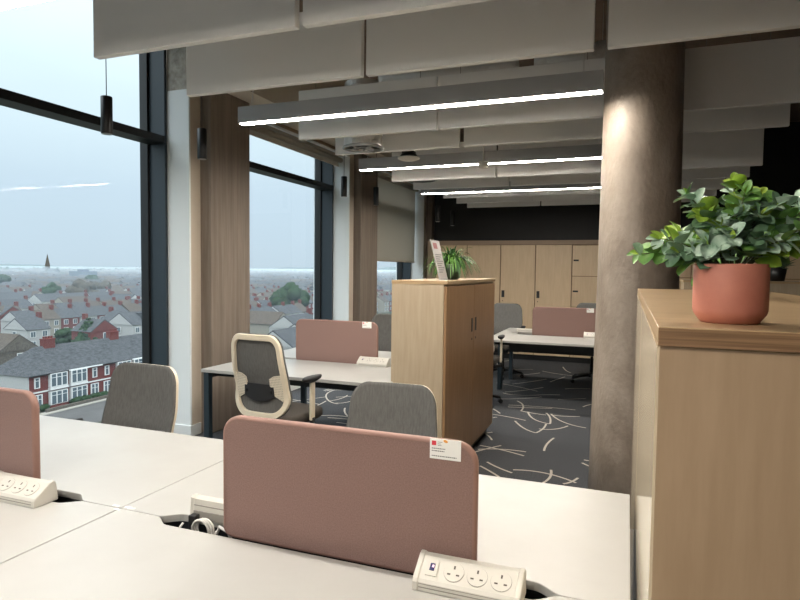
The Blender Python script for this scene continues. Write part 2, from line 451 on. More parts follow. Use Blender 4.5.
# ------------------------------------------------------------------ linear lights
lname = {0: 'long grey linear pendant light nearest the camera, over the front desks',
         1: 'long grey linear pendant light between second and third baffle rows, left of the round column',
         2: 'long grey linear pendant light second nearest, over the middle desk',
         3: 'long grey linear pendant light farthest back, near the black wall',
         4: 'added unseen linear pendant light behind the camera', 5: 'second added unseen linear pendant light behind the camera'}  # the two unseen lamps behind the camera are added to boost the room light
LP = None
for i, (y, z) in enumerate([(1.72, 2.58), (3.70, 2.58), (5.76, 2.572), (7.76, 2.57), (-0.3, 2.58), (-2.3, 2.58)]):
    x = -2.66
    if LP is None:
        t = thing('linear_pendant_light', lname[i], 'ceiling light', (x, y, z), 0, 'linear pendant lights')
        MB().box(0, 2.49, -0.04, 0.04, 0.014, 0.115).box(0, 2.49, -0.04, -0.035, 0.0, 0.014).box(0, 2.49, 0.035, 0.04, 0.0, 0.014).box(0, 0.006, -0.035, 0.035, 0.0, 0.014).box(2.484, 2.49, -0.035, 0.035, 0.0, 0.014).build('housing', M['led_body'], t)
        MB().box(0.006, 2.484, -0.024, 0.024, -0.0025, 0.014).build('diffuser', M['led'], t)
        for cx in (0.10, 2.38):
            MB().tube([(cx, 0, 0.115), (cx, 0, CZ - 2.58)], 0.002, 6).build('hanging_cable', M['cable_w'], t)
        MB().tube([(0.08, 0, 0.115), (0.12, 0.05, 0.5), (0.2, 0.1, CZ - 2.58)], 0.0025, 6).build('power_cable', M['cable_w'], t)
        LP = t
    else:
        dup(LP, (x, y, z), 0, lname[i], 'linear pendant lights')

# pendants by the window
plab = ['black cylinder pendant by the first window, nearest the camera', 'black cylinder pendant in front of the nearest brown column',
        'black cylinder pendant in front of the second white pier', 'black cylinder pendant beside the lowered roller blind, before the second brown column',
        'black cylinder pendant in front of the black wall, nearer the windows', 'black cylinder pendant in front of the black wall, farthest back']
PP = None
for i, y in enumerate([3.19, 4.18, 6.88, 7.91, 9.3, 10.0]):
    x = -3.40
    z = 2.455
    if i >= 4: x = -3.40 * [0.856, 0.842][i - 4]; 
    if i >= 4: z = 1.54 + 0.915 * [0.856, 0.842][i - 4]
    if PP is None:
        t = thing('pendant_lamp', plab[i], 'pendant lamp', (x, y, z), 0, 'black cylinder pendants')
        MB().lathe([(0.030, 0.012), (0.036, 0.0), (0.038, 0.004), (0.038, 0.25), (0.034, 0.254)], n=28).build('shade', M['black'], t)
        MB().lathe([(0.033, -0.003), (0.033, 0.010)], n=24).build('lens', M['steel'], t)
        MB().tube([(0, 0, 0.25), (0, 0, 1.2)], 0.003, 6).build('cord', M['black'], t)
        PP = t
    else:
        dup(PP, (x, y, z), 0, plab[i], 'black cylinder pendants')

# ducts, grille, sensors
def duct(name, pts, r, label):
    P = []
    for i in range(len(pts) - 1):
        a, b = Vector(pts[i]), Vector(pts[i + 1])
        k = max(2, int((b - a).length / 0.05))
        for j in range(k): P.append(a.lerp(b, j / k))
    P.append(Vector(pts[-1]))
    mb = MB(); n = 20
    vs = []; fs = []
    N = len(P)
    for i, p in enumerate(P):
        t = (P[min(i + 1, N - 1)] - P[max(i - 1, 0)]).normalized()
        up = Vector((0, 0, 1)) if abs(t.z) < 0.9 else Vector((0, 1, 0))
        sd = t.cross(up).normalized(); up = sd.cross(t)
        rr_ = r * (1.0 if i % 2 else 0.93)
        for k in range(n):
            a = 2 * PI * k / n
            vs.append(p + sd * rr_ * math.cos(a) + up * rr_ * math.sin(a))
    for i in range(N - 1):
        for k in range(n):
            fs.append((i * n + k, i * n + (k + 1) % n, (i + 1) * n + (k + 1) % n, (i + 1) * n + k))
    mb.add(vs, fs, 0, True)
    return tag(mb.build(name, M['silver']), label, 'air duct')
duct('flexible_duct', [(-1.97, 4.74, 3.14), (-1.5, 4.70, 3.10), (-0.85, 4.72, 3.13)], 0.115, 'silver flexible air duct above the third baffle row, nearer the windows')
duct('flexible_duct', [(-0.70, 4.74, 3.15), (-0.4, 4.70, 3.11), (-0.12, 4.72, 3.15)], 0.10, 'silver flexible air duct above the third baffle row, left of the round column')
duct('metal_duct', [(-2.6, 3.40, 3.55), (1.6, 3.40, 3.55)], 0.13, 'straight metal air duct high above the second baffle row')
t = thing('duct_diffuser', 'round silver duct with grille hanging behind the third baffle row', 'air diffuser', (-2.17, 4.76, 2.575))
MB().lathe([(0.165, 0.0), (0.165, 0.10), (0.168, 0.11), (0.165, 0.12), (0.165, 0.55)], n=36, cap=False).build('duct', M['silver'], t)
MB().lathe([(0.168, 0.018), (0.182, 0.010), (0.18, 0.0), (0.158, -0.004), (0.156, 0.006)], n=36, cap=False).build('rim', M['steel'], t)
g = MB()
for k in range(6):
    a = k * PI / 3
    g.tube([(0.02 * math.cos(a), 0.02 * math.sin(a), -0.004), (0.15 * math.cos(a + 0.35), 0.15 * math.sin(a + 0.35), -0.002)], 0.008, 6)
for rad in (0.035, 0.09):
    g.tube([(rad * math.cos(k * PI / 12), rad * math.sin(k * PI / 12), -0.003) for k in range(24)], 0.005, 6, closed=True)
g.build('grille', M['steel'], t)
MB().lathe([(0.148, 0.03), (0.148, 0.034)], n=30).build('duct_shade_disc', M['black'], t)  # black disc put in for the shade inside the duct
t = thing('duct_diffuser', 'flat round ceiling grille over the far end of the room', 'air diffuser', (-2.33, 6.75, 2.60))
MB().lathe([(0.20, 0.0), (0.205, 0.02), (0.17, 0.03), (0.17, 0.8)], n=32).build('duct', M['steel'], t)
MB().lathe([(0.17, -0.006), (0.17, 0.0)], n=30).build('grille', M['black'], t)
t = thing('access_point', 'small white dome unit on black bracket before the second linear light', 'wireless access point', (-1.98, 5.38, 2.572))
MB().lathe([(0.02, 0.0), (0.07, 0.004), (0.102, 0.018), (0.104, 0.026), (0.10, 0.03)], n=32).build('dome', M['pl_white'], t)
MB().lathe([(0.098, 0.03), (0.075, 0.055), (0.06, 0.075)], n=32).box(-0.06, 0.06, -0.03, 0.03, 0.07, 0.085).tube([(0, 0, 0.08), (0, 0, CZ - 2.607)], 0.006, 8).build('bracket', M['black'], t)
t = thing('smoke_detector', 'small white cylinder smoke detector under the far baffles', 'smoke detector', (-1.31, 5.60, 2.505))
MB().lathe([(0.03, 0.0), (0.045, 0.006), (0.048, 0.03), (0.045, 0.06)], n=24).build('body', M['pl_white'], t)
MB().tube([(0, 0, 0.06), (0, 0, CZ - 2.60)], 0.008, 8).build('drop_rod', M['pl_white'], t)

# ------------------------------------------------------------------ roller blinds
def blind(ya, yb, zb, label):
    t = thing('roller_blind', label, 'roller blind', (-3.82, (ya + yb) / 2, 3.06))
    h = (yb - ya) / 2
    MB().prism([(0.035 * math.cos(k * PI / 8), 0.035 * math.sin(k * PI / 8)) for k in range(16)], -h, h, 'y', smooth=True).build('roller_tube', M['blind'], t)
    MB().box(-0.038, -0.036, -h, h, zb - 3.06, 0.0).build('fabric', M['blind'], t)
    MB().box(-0.045, -0.029, -h, h, zb - 3.06 - 0.025, zb - 3.06 + 0.003).build('bottom_bar', M['bulkhead'], t)
blind(8.53, 10.86, 1.70, 'beige roller blind lowered over the farthest window')
blind(5.26, 7.62, 3.0, 'beige roller blind rolled up over the middle window')

# ------------------------------------------------------------------ desks
def smooth(t): return t * t * (3 - 2 * t)
def make_desk(label, loc, rz, group, left_leg=True, right_leg=True):
    t = thing('bench_desk', label, 'desk', loc, rz, group)
    W = 0.799; D = 0.80
    poly = [(-W, -D), (W, -D), (W, -0.0015)]
    n = 8
    for k in range(n + 1): poly.append((0.64 - 0.075 * k / n, -0.0015 - 0.042 * smooth(k / n)))
    for k in range(n + 1): poly.append((-0.565 - 0.075 * k / n, -0.0435 + 0.042 * smooth(k / n)))
    poly.append((-W, -0.0015))
    MB().prism(poly, 0.705, 0.73, 'z').build('tabletop', M['desk'], t, bevel=0.0025)
    fr = MB()
    fr.box(-0.74, 0.74, -0.10, -0.05, 0.655, 0.704).box(-0.74, 0.74, -0.70, -0.65, 0.665, 0.704)
    fr.build('frame_beam', M['black_metal'], t)
    tr = MB().box(-0.62, 0.62, -0.16, -0.003, 0.52, 0.525).box(-0.62, 0.62, -0.16, -0.156, 0.525, 0.66)
    tr.build('cable_tray', M['black_metal'], t)
    for s, on in ((-1, left_leg), (1, right_leg)):
        if not on: continue
        x0, x1 = (-0.785, -0.735) if s < 0 else (0.735, 0.785)
        MB().box(x0, x1, -0.785, -0.735, 0.0, 0.704).build('leg', M['teal_metal'], t, bevel=0.004)
        MB().box(x0, x1, -0.06, -0.012, 0.0, 0.704).build('leg', M['teal_metal'], t, bevel=0.004)
        MB().box(x0 + 0.005, x1 - 0.005, -0.735, -0.06, 0.655, 0.704).build('side_rail', M['black_metal'], t)
    return t
CX1, CX2 = -0.7725, -2.3745
gd = 'white bench desks'
make_desk('white desk nearest the camera, between the left seam and the wooden cabinet', (CX1, 1.51, 0), 0, gd)
make_desk('white desk on the far side of the front pink screen', (CX1, 1.51, 0), PI, gd)
make_desk('white desk corner nearest the left edge, in front of the left pink screen', (CX2, 1.51, 0), 0, gd)
make_desk('white desk beside the first window, behind the left pink screen', (CX2, 1.51, 0), PI, gd)
make_desk('white desk in front of the middle pink screen, with the mesh chair pulled up', (CX2, 4.67, 0), 0, gd)
make_desk('white desk behind the middle pink screen, by the second window', (CX2, 4.67, 0), PI, gd)
make_desk('white desk in front of the farthest pink screen', (CX1, 7.72, 0), 0, gd)
make_desk('white desk behind the farthest pink screen, before the wooden lockers', (CX1, 7.72, 0), PI, gd)

# ------------------------------------------------------------------ screens
SP = None
def screen(loc, label):
    global SP
    if SP is None:
        t = thing('desk_divider_screen', label, 'desk divider', loc, 0, 'pink desk divider screens')
        MB().prism(rrect(-0.395, 0.395, -0.014, 0.359, 0.055, 8, 0.03), -0.0115, 0.0115, 'y').build('panel', M['pink'], t)
        pts = rrect(-0.392, 0.392, -0.011, 0.356, 0.053, 8, 0.028)
        pp = MB()
        vs = []; fs = []
        prof = [(-0.0135, -0.0), (-0.013, 0.006), (-0.008, 0.0095), (0.008, 0.0095), (0.013, 0.006), (0.0135, 0.0)]
        nn = len(pts); cx = sum(p[0] for p in pts) / nn; cz = sum(p[1] for p in pts) / nn
        for i, p in enumerate(pts):
            a = Vector(pts[(i + 1) % nn]) - Vector(pts[i - 1])
            if a.length < 1e-9: a = Vector((1, 0))
            a.normalize(); nrm = Vector((a.y, -a.x))
            for (yy, d) in prof: vs.append((p[0] + nrm.x * (d - 0.004), yy, p[1] + nrm.y * (d - 0.004)))
        k = len(prof)
        for i in range(nn):
            j = (i + 1) % nn
            for q in range(k - 1): fs.append((i * k + q, j * k + q, j * k + q + 1, i * k + q + 1))
        pp.add(vs, fs, 0, True).build('edge_trim', M['piping'], t)
        for bx in (-0.26, 0.26):
            MB().box(bx - 0.03, bx + 0.03, -0.009, 0.009, -0.07, -0.012).build('bracket', M['black_metal'], t)
        SP = t
        return t
    return dup(SP, loc, 0, label)
screen((-0.75, 1.51, 0.73), 'pink felt desk screen in the foreground centre, card at its top right corner')
screen((-2.352, 1.51, 0.73), 'pink felt desk screen cut off by the left edge of the view')
screen((-2.375, 4.67, 0.73), 'pink felt desk screen on the middle desk behind the mesh chair')
screen((-0.735, 7.72, 0.73), 'pink felt desk screen farthest away, before the wooden lockers')
# cards pinned on the screens (square red mark and lines of small print)
KP = None
def card(loc, label):
    global KP
    if KP is None:
        t = thing('booking_card', label, 'card', loc, 0, 'white cards on the screens')
        MB().box(-0.0425, 0.0425, -0.0006, 0.0006, 0, 0.054).build('card', M['paper'], t)
        MB().box(-0.037, -0.025, -0.0011, -0.0006, 0.036, 0.048).build('red_square', M['red'], t)
        g = MB()
        for zz, xa, xb in ((0.045, -0.021, -0.008), (0.040, -0.021, -0.012), (0.036, -0.021, -0.010)):
            g.box(xa, xb, -0.001, -0.0006, zz, zz + 0.0012)
        rr = random.Random(3)
        for zz, xa, xb in ((0.0265, -0.037, 0.000), (0.020, -0.037, -0.002), (0.0065, -0.037, 0.031)):
            x = xa
            while x < xb:
                w = rr.uniform(0.0025, 0.006)
                g.box(x, min(x + w, xb), -0.001, -0.0006, zz, zz + 0.0026); x += w + 0.0012
        g.build('print', M['grey_txt'], t)
        MB().prism([(0.001 + 0.006 * math.cos(k * PI / 6 + .4), 0.049 + 0.0042 * math.sin(k * PI / 6)) for k in range(12)], -0.0013, -0.0006, 'y').build('orange_mark', M['orange'], t)
        KP = t
        return
    dup(KP, loc, 0, label)
card((-0.438, 1.4955, 1.0415), 'white printed card with red square on the front pink screen')
card((-2.075, 4.6555, 1.0385), 'white printed card with red square on the middle pink screen')
card((-0.43, 7.7055, 1.0385), 'white printed card with red square on the farthest pink screen')

# ------------------------------------------------------------------ power units
WP = None
def power(loc, rz, label):
    global WP
    if WP is None:
        t = thing('power_unit', label, 'power socket unit', loc, rz, 'white desktop power units')
        # local: sits on z=0, front towards -y
        prof = [(-0.052, 0.0), (-0.052, 0.022), (-0.047, 0.030), (0.006, 0.066), (0.020, 0.069), (0.030, 0.062), (0.036, 0.0)]
        MB().prism(prof, -0.122, 0.122, 'x').build('body', M['pl_white'], t, bevel=0.0015)
        big = [(p[0] * 1.05, p[1] * 1.04 if p[1] > 0 else 0.0) for p in prof]
        for a, b in ((-0.137, -0.121), (0.121, 0.137)):
            e = MB().prism(big, a, b, 'x').build('end_cap', M['pl_white'], t, bevel=0.004, seg=3)
        MB().box(-0.12, 0.12, -0.0528, -0.051, 0.009, 0.012).box(-0.12, 0.12, -0.0528, -0.051, 0.0185, 0.020).build('front_groove', M['pl_line'], t)
        d = Vector((0, 0.053, 0.036)).normalized(); nrm = Vector((0, -0.036, 0.053)).normalized()
        base = Vector((0, -0.0205, 0.048))
        def P(u, v, h): return Vector((u, 0, 0)) + base + d * v + nrm * h
        def disc(mb, u, v, r, h0, h1, mi=0, n=28):
            vs = [P(u + r * math.cos(2 * PI * k / n), v + r * math.sin(2 * PI * k / n), h) for h in (h0, h1) for k in range(n)]
            mb.add(vs, [tuple(range(n, 2 * n))] + [(k, (k + 1) % n, n + (k + 1) % n, n + k) for k in range(n)], mi)
        def slab(mb, u, v, a, b, h0, h1, mi=0):
            vs = [P(u + x, v + y, h) for h in (h0, h1) for x, y in ((-a, -b), (a, -b), (a, b), (-a, b))]
            mb.add(vs, [(4, 5, 6, 7), (0, 1, 5, 4), (1, 2, 6, 5), (2, 3, 7, 6), (3, 0, 4, 7)], mi)
        for su in (-0.036, 0.024, 0.084):
            s = MB()
            disc(s, su, 0, 0.0262, 0.0001, 0.0006, 1)
            disc(s, su, 0, 0.0254, 0.0002, 0.0022, 0)
            slab(s, su, 0.0115, 0.0022, 0.0045, 0.0022, 0.0026, 2)
            slab(s, su - 0.0115, -0.0075, 0.0042, 0.002, 0.0022, 0.0026, 2)
            slab(s, su + 0.0115, -0.0075, 0.0042, 0.002, 0.0022, 0.0026, 2)
            s.build('socket', [M['pl_white'], M['pl_line'], M['pin']], t)
        s = MB(); slab(s, -0.093, 0, 0.015, 0.021, 0.0001, 0.0028, 0); s.build('switch_plate', M['pl_white'], t, bevel=0.0008)
        s2 = MB(); slab(s2, -0.093, 0.002, 0.0062, 0.0095, 0.0028, 0.0045, 0); slab(s2, -0.091, 0.004, 0.0026, 0.0035, 0.0045, 0.0048, 1)
        s2.build('rocker_switch', [M['blue'], M['rled']], t)
        MB().box(-0.12, 0.12, 0.030, 0.0345, 0.042, 0.045).box(-0.12, 0.12, 0.0335, 0.0375, 0.0, 0.026).build('rear_recess_shade', M['pl_line'], t)  # grey strips colour in the shade of the rear groove and hollow
        WP = t
        return
    dup(WP, loc, rz, label)
power((-0.355, 1.450, 0.73), 0, 'white three-socket power unit at the bottom of the front pink screen')
power((-1.172, 1.57 + 0.005, 0.73), PI, 'white power unit seen from behind, left of the front pink screen')
power((-1.965, 1.450, 0.73), 0, 'white three-socket power unit in front of the left pink screen')
power((-1.985, 4.605, 0.73), 0, 'white power unit in front of the middle pink screen')
power((-0.36, 7.66, 0.73), 0, 'white power unit in front of the farthest pink screen')
power((-1.20, 7.79, 0.73), PI, 'white power unit seen from behind, left of the farthest pink screen')
# cables in the cut-out
pts = []
for k in range(61):
    a = k * PI / 10
    pts.append((-1.235 + 0.034 * math.cos(a) + 0.0002 * k, 1.508 + 0.00035 * (k - 30), 0.712 + 0.036 * math.sin(a)))
tag(MB().tube(pts, 0.0036, 8).build('power_cable', M['cable_w']), 'coiled white cable in the desk cut-out left of the front screen', 'cable')
pts = [(-1.20, 1.515, 0.60), (-1.19, 1.512, 0.69), (-1.165, 1.505, 0.735), (-1.135, 1.512, 0.72), (-1.12, 1.52, 0.64)]
tag(MB().tube(pts, 0.0055, 8).build('power_cable', M['cable_w']), 'thick grey-white cable arching beside the front screen edge', 'cable')
tag(MB().tube([(-1.33, 1.50, 0.66), (-1.318, 1.505, 0.71), (-1.312, 1.512, 0.722)], 0.004, 8).build('cable_end', M['cable_w']), 'white cable end poking up in the cut-out, left of the coil', 'cable')
tag(MB().box(-1.295, -1.268, 1.515, 1.54, 0.66, 0.748).build('black_plug', M['black'], bevel=0.003), 'black plug in the cut-out under the rear-facing power unit', 'plug')
tag(MB().tube([(-0.20, 1.50, 0.66), (-0.185, 1.512, 0.70), (-0.165, 1.505, 0.69)], 0.004, 8).build('cable_end', M['cable_w']), 'white cable end in the cut-out right of the front power unit', 'cable')
# worn white tape scraps where four desks meet
for k, (x, y, a, lab) in enumerate([(-1.60, 1.519, 0.0, 'left'), (-1.552, 1.525, 0.1, 'middle'), (-1.573, 1.498, -0.1, 'lower'), (-1.535, 1.521, 0.3, 'right')]):
    o = MB().box(-0.013, 0.013, -0.005, 0.005, 0, 0.0012).build('tape_scrap', M['paper'], loc=(x, y, 0.7301)); o.rotation_euler.z = a
    tag(o, 'small white tape scrap where the four front desks meet, %s of the four' % {'left': 'leftmost', 'middle': 'second from left', 'lower': 'nearest the camera', 'right': 'rightmost'}[lab], 'tape')

# ------------------------------------------------------------------ office chairs
def make_chair(label, loc, rz, group, dz=0.0):
    t = thing('office_chair', label, 'office chair', loc, rz, group)
    Z0, Z1 = 0.475, 1.055
    def taper(z):
        v = (z - Z0) / (Z1 - Z0)
        return 1.0 - 0.16 * smooth(max(0, min(1, (v - 0.1) / 0.9))) - 0.055 * math.exp(-((v - 0.36) / 0.13) ** 2)
    def ysurf(x, z):
        v = (z - Z0) / (Z1 - Z0)
        return -0.235 - 0.05 * v + 0.03 * math.exp(-((v - 0.3) / 0.22) ** 2) + 0.55 * x * x * (0.4 + 0.6 * (1 - abs(v - 0.4)))
    def outline(ins, n=9):
        W = 0.268 - ins
        base = []
        r = max(0.02, 0.105 - ins); rb = max(0.02, 0.175 - ins)
        z0, z1 = Z0 + ins, Z1 - ins
        segs = []
        for (cx, cz, a0, rr) in ((W - r, z1 - r, 0, r), (-W + r, z1 - r, 90, r), (-W + rb, z0 + rb, 180, rb), (W - rb, z0 + rb, 270, rb)):
            segs.append([(cx + rr * math.cos(math.radians(a0 + 90 * k / n)), cz + rr * math.sin(math.radians(a0 + 90 * k / n))) for k in range(n + 1)])
        for i, sg in enumerate(segs):
            base += sg
            a = sg[-1]; b = segs[(i + 1) % 4][0]
            for k in range(1, 8): base.append((a[0] + (b[0] - a[0]) * k / 8, a[1] + (b[1] - a[1]) * k / 8))
        return [(x * taper(z), z) for x, z in base]
    def fill(mb, pts, off, flip, mi=0):
        n = len(pts); cx, cz = 0.0, (Z0 + Z1) / 2
        scs = [1, 0.94, 0.8, 0.6, 0.4, 0.2]
        vs = []; fs = []
        for s in scs:
            for x, z in pts:
                xx = cx + (x - cx) * s; zz = cz + (z - cz) * s
                vs.append((xx, ysurf(xx, zz) + off, zz))
        vs.append((cx, ysurf(cx, cz) + off, cz))
        for i in range(len(scs) - 1):
            for k in range(n):
                j = (k + 1) % n
                q = (i * n + k, i * n + j, (i + 1) * n + j, (i + 1) * n + k)
                fs.append(q[::-1] if flip else q)
        L = (len(scs) - 1) * n
        for k in range(n):
            q = (L + k, L + (k + 1) % n, len(vs) - 1)
            fs.append(q[::-1] if flip else q)
        mb.add(vs, fs, mi, True)
        return n
    # knitted back panel (closed thin cushion in front of the frame)
    mb = MB(); o1 = outline(0.001)
    n = fill(mb, o1, 0.016, True); a0 = 0
    b0 = len(mb.v); fill(mb, o1, 0.002, False)
    mb.add([], [], 0)
    for k in range(n):
        j = (k + 1) % n
        mb.f.append((k, j, b0 + j, b0 + k)); mb.m.append(0); mb.sm.append(True)
    mb.build('backrest', M['fabric'], t)
    # cream frame loop behind the panel
    fr = MB(); A = outline(0.004); B = outline(0.044)
    vs = []; fs = []
    for y in (0.008, -0.022):
        for L in (A, B):
            vs += [(x, ysurf(x, z) + y, z) for x, z in L]
    n = len(A)
    for k in range(n):
        j = (k + 1) % n
        fs += [(k, j, n + j, n + k), (2 * n + j, 2 * n + k, 3 * n + k, 3 * n + j), (j, k, 2 * n + k, 2 * n + j), (n + k, n + j, 3 * n + j, 3 * n + k)]
    fr.add(vs, fs, 0, False).build('back_frame', M['cream'], t, bevel=0.005)
    # perforated side plates and lumbar band behind the panel
    for s in (-1, 1):
        pl = MB(); poly = []
        for (x, z) in ((0.205, 0.785), (0.145, 0.775), (0.108, 0.755), (0.103, 0.66), (0.12, 0.645), (0.21, 0.60)):
            poly.append((s * x, z))
        vs = [(x, ysurf(x, z) - 0.004, z) for x, z in poly] + [(x, ysurf(x, z) - 0.014, z) for x, z in poly]
        m_ = len(poly)
        fs = [tuple(range(m_)), tuple(range(2 * m_ - 1, m_ - 1, -1))] + [(k, (k + 1) % m_, m_ + (k + 1) % m_, m_ + k) for k in range(m_)]
        pl.add(vs, fs).build('side_plate', M['perf'], t)
        MB().box(s * 0.112 - 0.005, s * 0.112 + 0.005, ysurf(0.11, .68) - 0.026, ysurf(0.11, .68) - 0.012, 0.655, 0.675).build('lumbar_knob', M['black'], t)
    vs = []; fs = []
    K = 12
    for y in (-0.012, -0.022):
        for k in range(K + 1):
            x = -0.135 + 0.27 * k / K; q = 1 - (x / 0.135) ** 2
            vs.append((x, ysurf(x, 0.68) + y, 0.715 + 0.0 * q)); vs.append((x, ysurf(x, 0.65) + y, 0.63 - 0.035 * q))
    S = 2 * (K + 1)
    for k in range(K):
        fs += [(2 * k, 2 * k + 1, 2 * k + 3, 2 * k + 2), (S + 2 * k + 2, S + 2 * k + 3, S + 2 * k + 1, S + 2 * k),
               (2 * k, 2 * k + 2, S + 2 * k + 2, S + 2 * k), (2 * k + 3, 2 * k + 1, S + 2 * k + 1, S + 2 * k + 3)]
    fs += [(0, S, S + 1, 1), (2 * K, 2 * K + 1, S + 2 * K + 1, S + 2 * K)]
    MB().add(vs, fs, 0, False).build('lumbar_band', M['black_soft'], t)
    # seat
    sp = rrect(-0.245, 0.245, -0.20, 0.27, 0.09, 8)
    seat = MB()
    vs = []; fs = []
    lev = [(0.93, 0.415), (1.0, 0.43), (1.0, 0.465), (0.97, 0.482), (0.90, 0.488)]
    n = len(sp)
    for s_, z in lev: vs += [(x * s_, 0.035 + (y - 0.035) * s_, z) for x, y in sp]
    for i in range(len(lev) - 1):
        for k in range(n): fs.append((i * n + k, i * n + (k + 1) % n, (i + 1) * n + (k + 1) % n, (i + 1) * n + k))
    seat.add(vs, fs, 0, True); L = len(vs)
    seat.add([], [tuple(range(n))[::-1], tuple(range((len(lev) - 1) * n, len(lev) * n))], 0) if False else None
    seat.f.append(tuple(range(n))[::-1]); seat.m.append(0); seat.sm.append(False)
    seat.f.append(tuple(range((len(lev) - 1) * n, len(lev) * n))); seat.m.append(0); seat.sm.append(False)
    seat.build('seat', M['seat'], t)
    MB().box(-0.10, 0.10, -0.13, 0.15, 0.355, 0.415).box(-0.045, 0.045, -0.26, -0.10, 0.37, 0.405).build('mechanism', M['black'], t, bevel=0.012)
    sp_ = MB().tube([(0, -0.24, 0.39), (0, -0.272, 0.425), (0, -0.262, 0.478)], 0.024, 10)
    sp_.build('back_support', M['black'], t)
    for s in (-1, 1):
        MB().tube([(s * 0.09, 0.02, 0.385), (s * 0.22, 0.02, 0.385), (s * 0.285, 0.02, 0.40), (s * 0.287, 0.02, 0.46)], 0.02, 10).build('arm_bracket', M['black'], t)
        arm = MB().box(s * 0.287 - 0.011, s * 0.287 + 0.011, -0.005, 0.043, 0.44, 0.715).build('arm_post', M['cream'], t, bevel=0.007, seg=3)
        pts = [(s * 0.287 + 0.034 * math.cos(a) * (1.0 - 0.25 * math.sin(a)), 0.02 + 0.115 * math.sin(a)) for a in [2 * PI * k / 24 for k in range(24)]]
        pad = MB(); vs = []; fs = []
        cx = s * 0.287
        lv = [(0.35, 0.705), (0.9, 0.722), (1.0, 0.734), (0.94, 0.745), (0.75, 0.749)]
        for sc_, z in lv: vs += [(cx + (x - cx) * sc_, 0.02 + (y - 0.02) * sc_, z) for x, y in pts]
        for i in range(len(lv) - 1):
            for k in range(24): fs.append((i * 24 + k, i * 24 + (k + 1) % 24, (i + 1) * 24 + (k + 1) % 24, (i + 1) * 24 + k))
        fs += [tuple(range(24))[::-1], tuple(range(96, 120))]
        pad.add(vs, fs, 0, True).build('arm_pad', M['black_soft'], arm)
    MB().lathe([(0.028, 0.10), (0.028, 0.25), (0.019, 0.252), (0.019, 0.36)], n=20).build('gas_column', M['black'], t)
    MB().lathe([(0.045, 0.075), (0.05, 0.10), (0.035, 0.135), (0.03, 0.14)], n=20).build('hub', M['black'], t)
    for k in range(5):
        a = PI / 2 + 2 * PI * k / 5 + 0.2
        d = Vector((math.cos(a), math.sin(a), 0))
        e = d * 0.30
        lg = MB().tube([d * 0.03 + Vector((0, 0, 0.105)), d * 0.16 + Vector((0, 0, 0.095)), e + Vector((0, 0, 0.068))], 0.021, 8, r2=0.014).build('leg', M['black'], t)
        sd = Vector((-d.y, d.x, 0)); c = MB()
        for s in (-1, 1):
            ctr = e + sd * (0.013 * s)
            vs = []
            for w in (-0.008, 0.008):
                for q in range(14):
                    b = 2 * PI * q / 14
                    vs.append(ctr + sd * w + d * (0.027 * math.cos(b)) + Vector((0, 0, 0.027 + 0.027 * math.sin(b))))
            c.add(vs, [tuple(range(14))[::-1], tuple(range(14, 28))] + [(q, (q + 1) % 14, 14 + (q + 1) % 14, 14 + q) for q in range(14)])
        c.tube([e + Vector((0, 0, 0.027)), e + Vector((0, 0, 0.07))], 0.008, 8).build('caster', M['black'], lg)
    return t
gc = 'grey mesh-back office chairs'
ch = make_chair('cream-framed mesh office chair seen from behind, at the middle desk', (-2.285, 3.63, 0), -0.08, gc)
def set_chair(lab, x, y, rz, dz):
    c = dup(ch, (x, y, 0), rz, lab, gc)
    for o in c.children:
        if o.name.split('.')[0] not in ('leg', 'hub', 'gas_column'):
            o.location.z += dz
    return c
CH = [('grey office chair by the first window, at the left front desk', -2.635, 2.45, PI - 0.04, -0.083),
      ('grey office chair tucked behind the front pink screen', -1.09, 2.56, PI + 0.06, -0.095),
      ('grey office chair behind the middle pink screen, half hidden by the wooden cupboard', -2.36, 5.64, PI - 0.05, 0.015),
      ('grey office chair behind the far desk, before the wooden lockers, left of the pink screen', -1.694, 8.68, PI, 0.0),
      ('office chair mostly hidden by the wooden cupboard, only its arm showing at the far desk', -1.62, 6.73, 0.0, 0.06),
      ('grey office chair low behind the farthest pink screen, beside the round column', -0.45, 8.72, PI + 0.1, 0.04)]
for c in CH:
    o = set_chair(*c)
    if c is CH[0]: o.scale.x = 1.08
ch.scale.x = 0.9
for o in ch.children:
    if o.name.split('.')[0] not in ('leg', 'hub', 'gas_column'):
        o.location.z += 0.05

# ------------------------------------------------------------------ double-door cupboard (middle)
t = thing('storage_cupboard', 'light wooden double-door cupboard in the middle, with the grassy plant on top', 'cupboard', (-1.385, 4.80, 0))
MB().box(-0.205, 0.185, -0.80, 0.80, 0.085, 1.44).build('carcass', M['wood'], t, bevel=0.002)
MB().box(-0.207, 0.21, -0.802, 0.802, 1.44, 1.465).build('top_panel', M['wood_top'], t, bevel=0.002)
MB().box(-0.19, 0.155, -0.785, 0.785, 0.0, 0.085).build('plinth', M['black'], t)
for s in (-1, 1):
    a, b = (-0.798, -0.002) if s < 0 else (0.002, 0.798)
    d = MB().box(0.187, 0.206, a, b, 0.09, 1.425).build('door', M['wood_door'], t, bevel=0.0015)
    yc = s * 0.06
    MB().box(0.205, 0.2085, yc - 0.022, yc + 0.022, 1.045, 1.155).build('handle', M['black'], d, bevel=0.001)
    MB().prism([(yc + 0.009 * math.cos(k * PI / 8), 0.985 + 0.009 * math.sin(k * PI / 8)) for k in range(16)], 0.205, 0.2085, 'x').build('lock', M['black'], d)

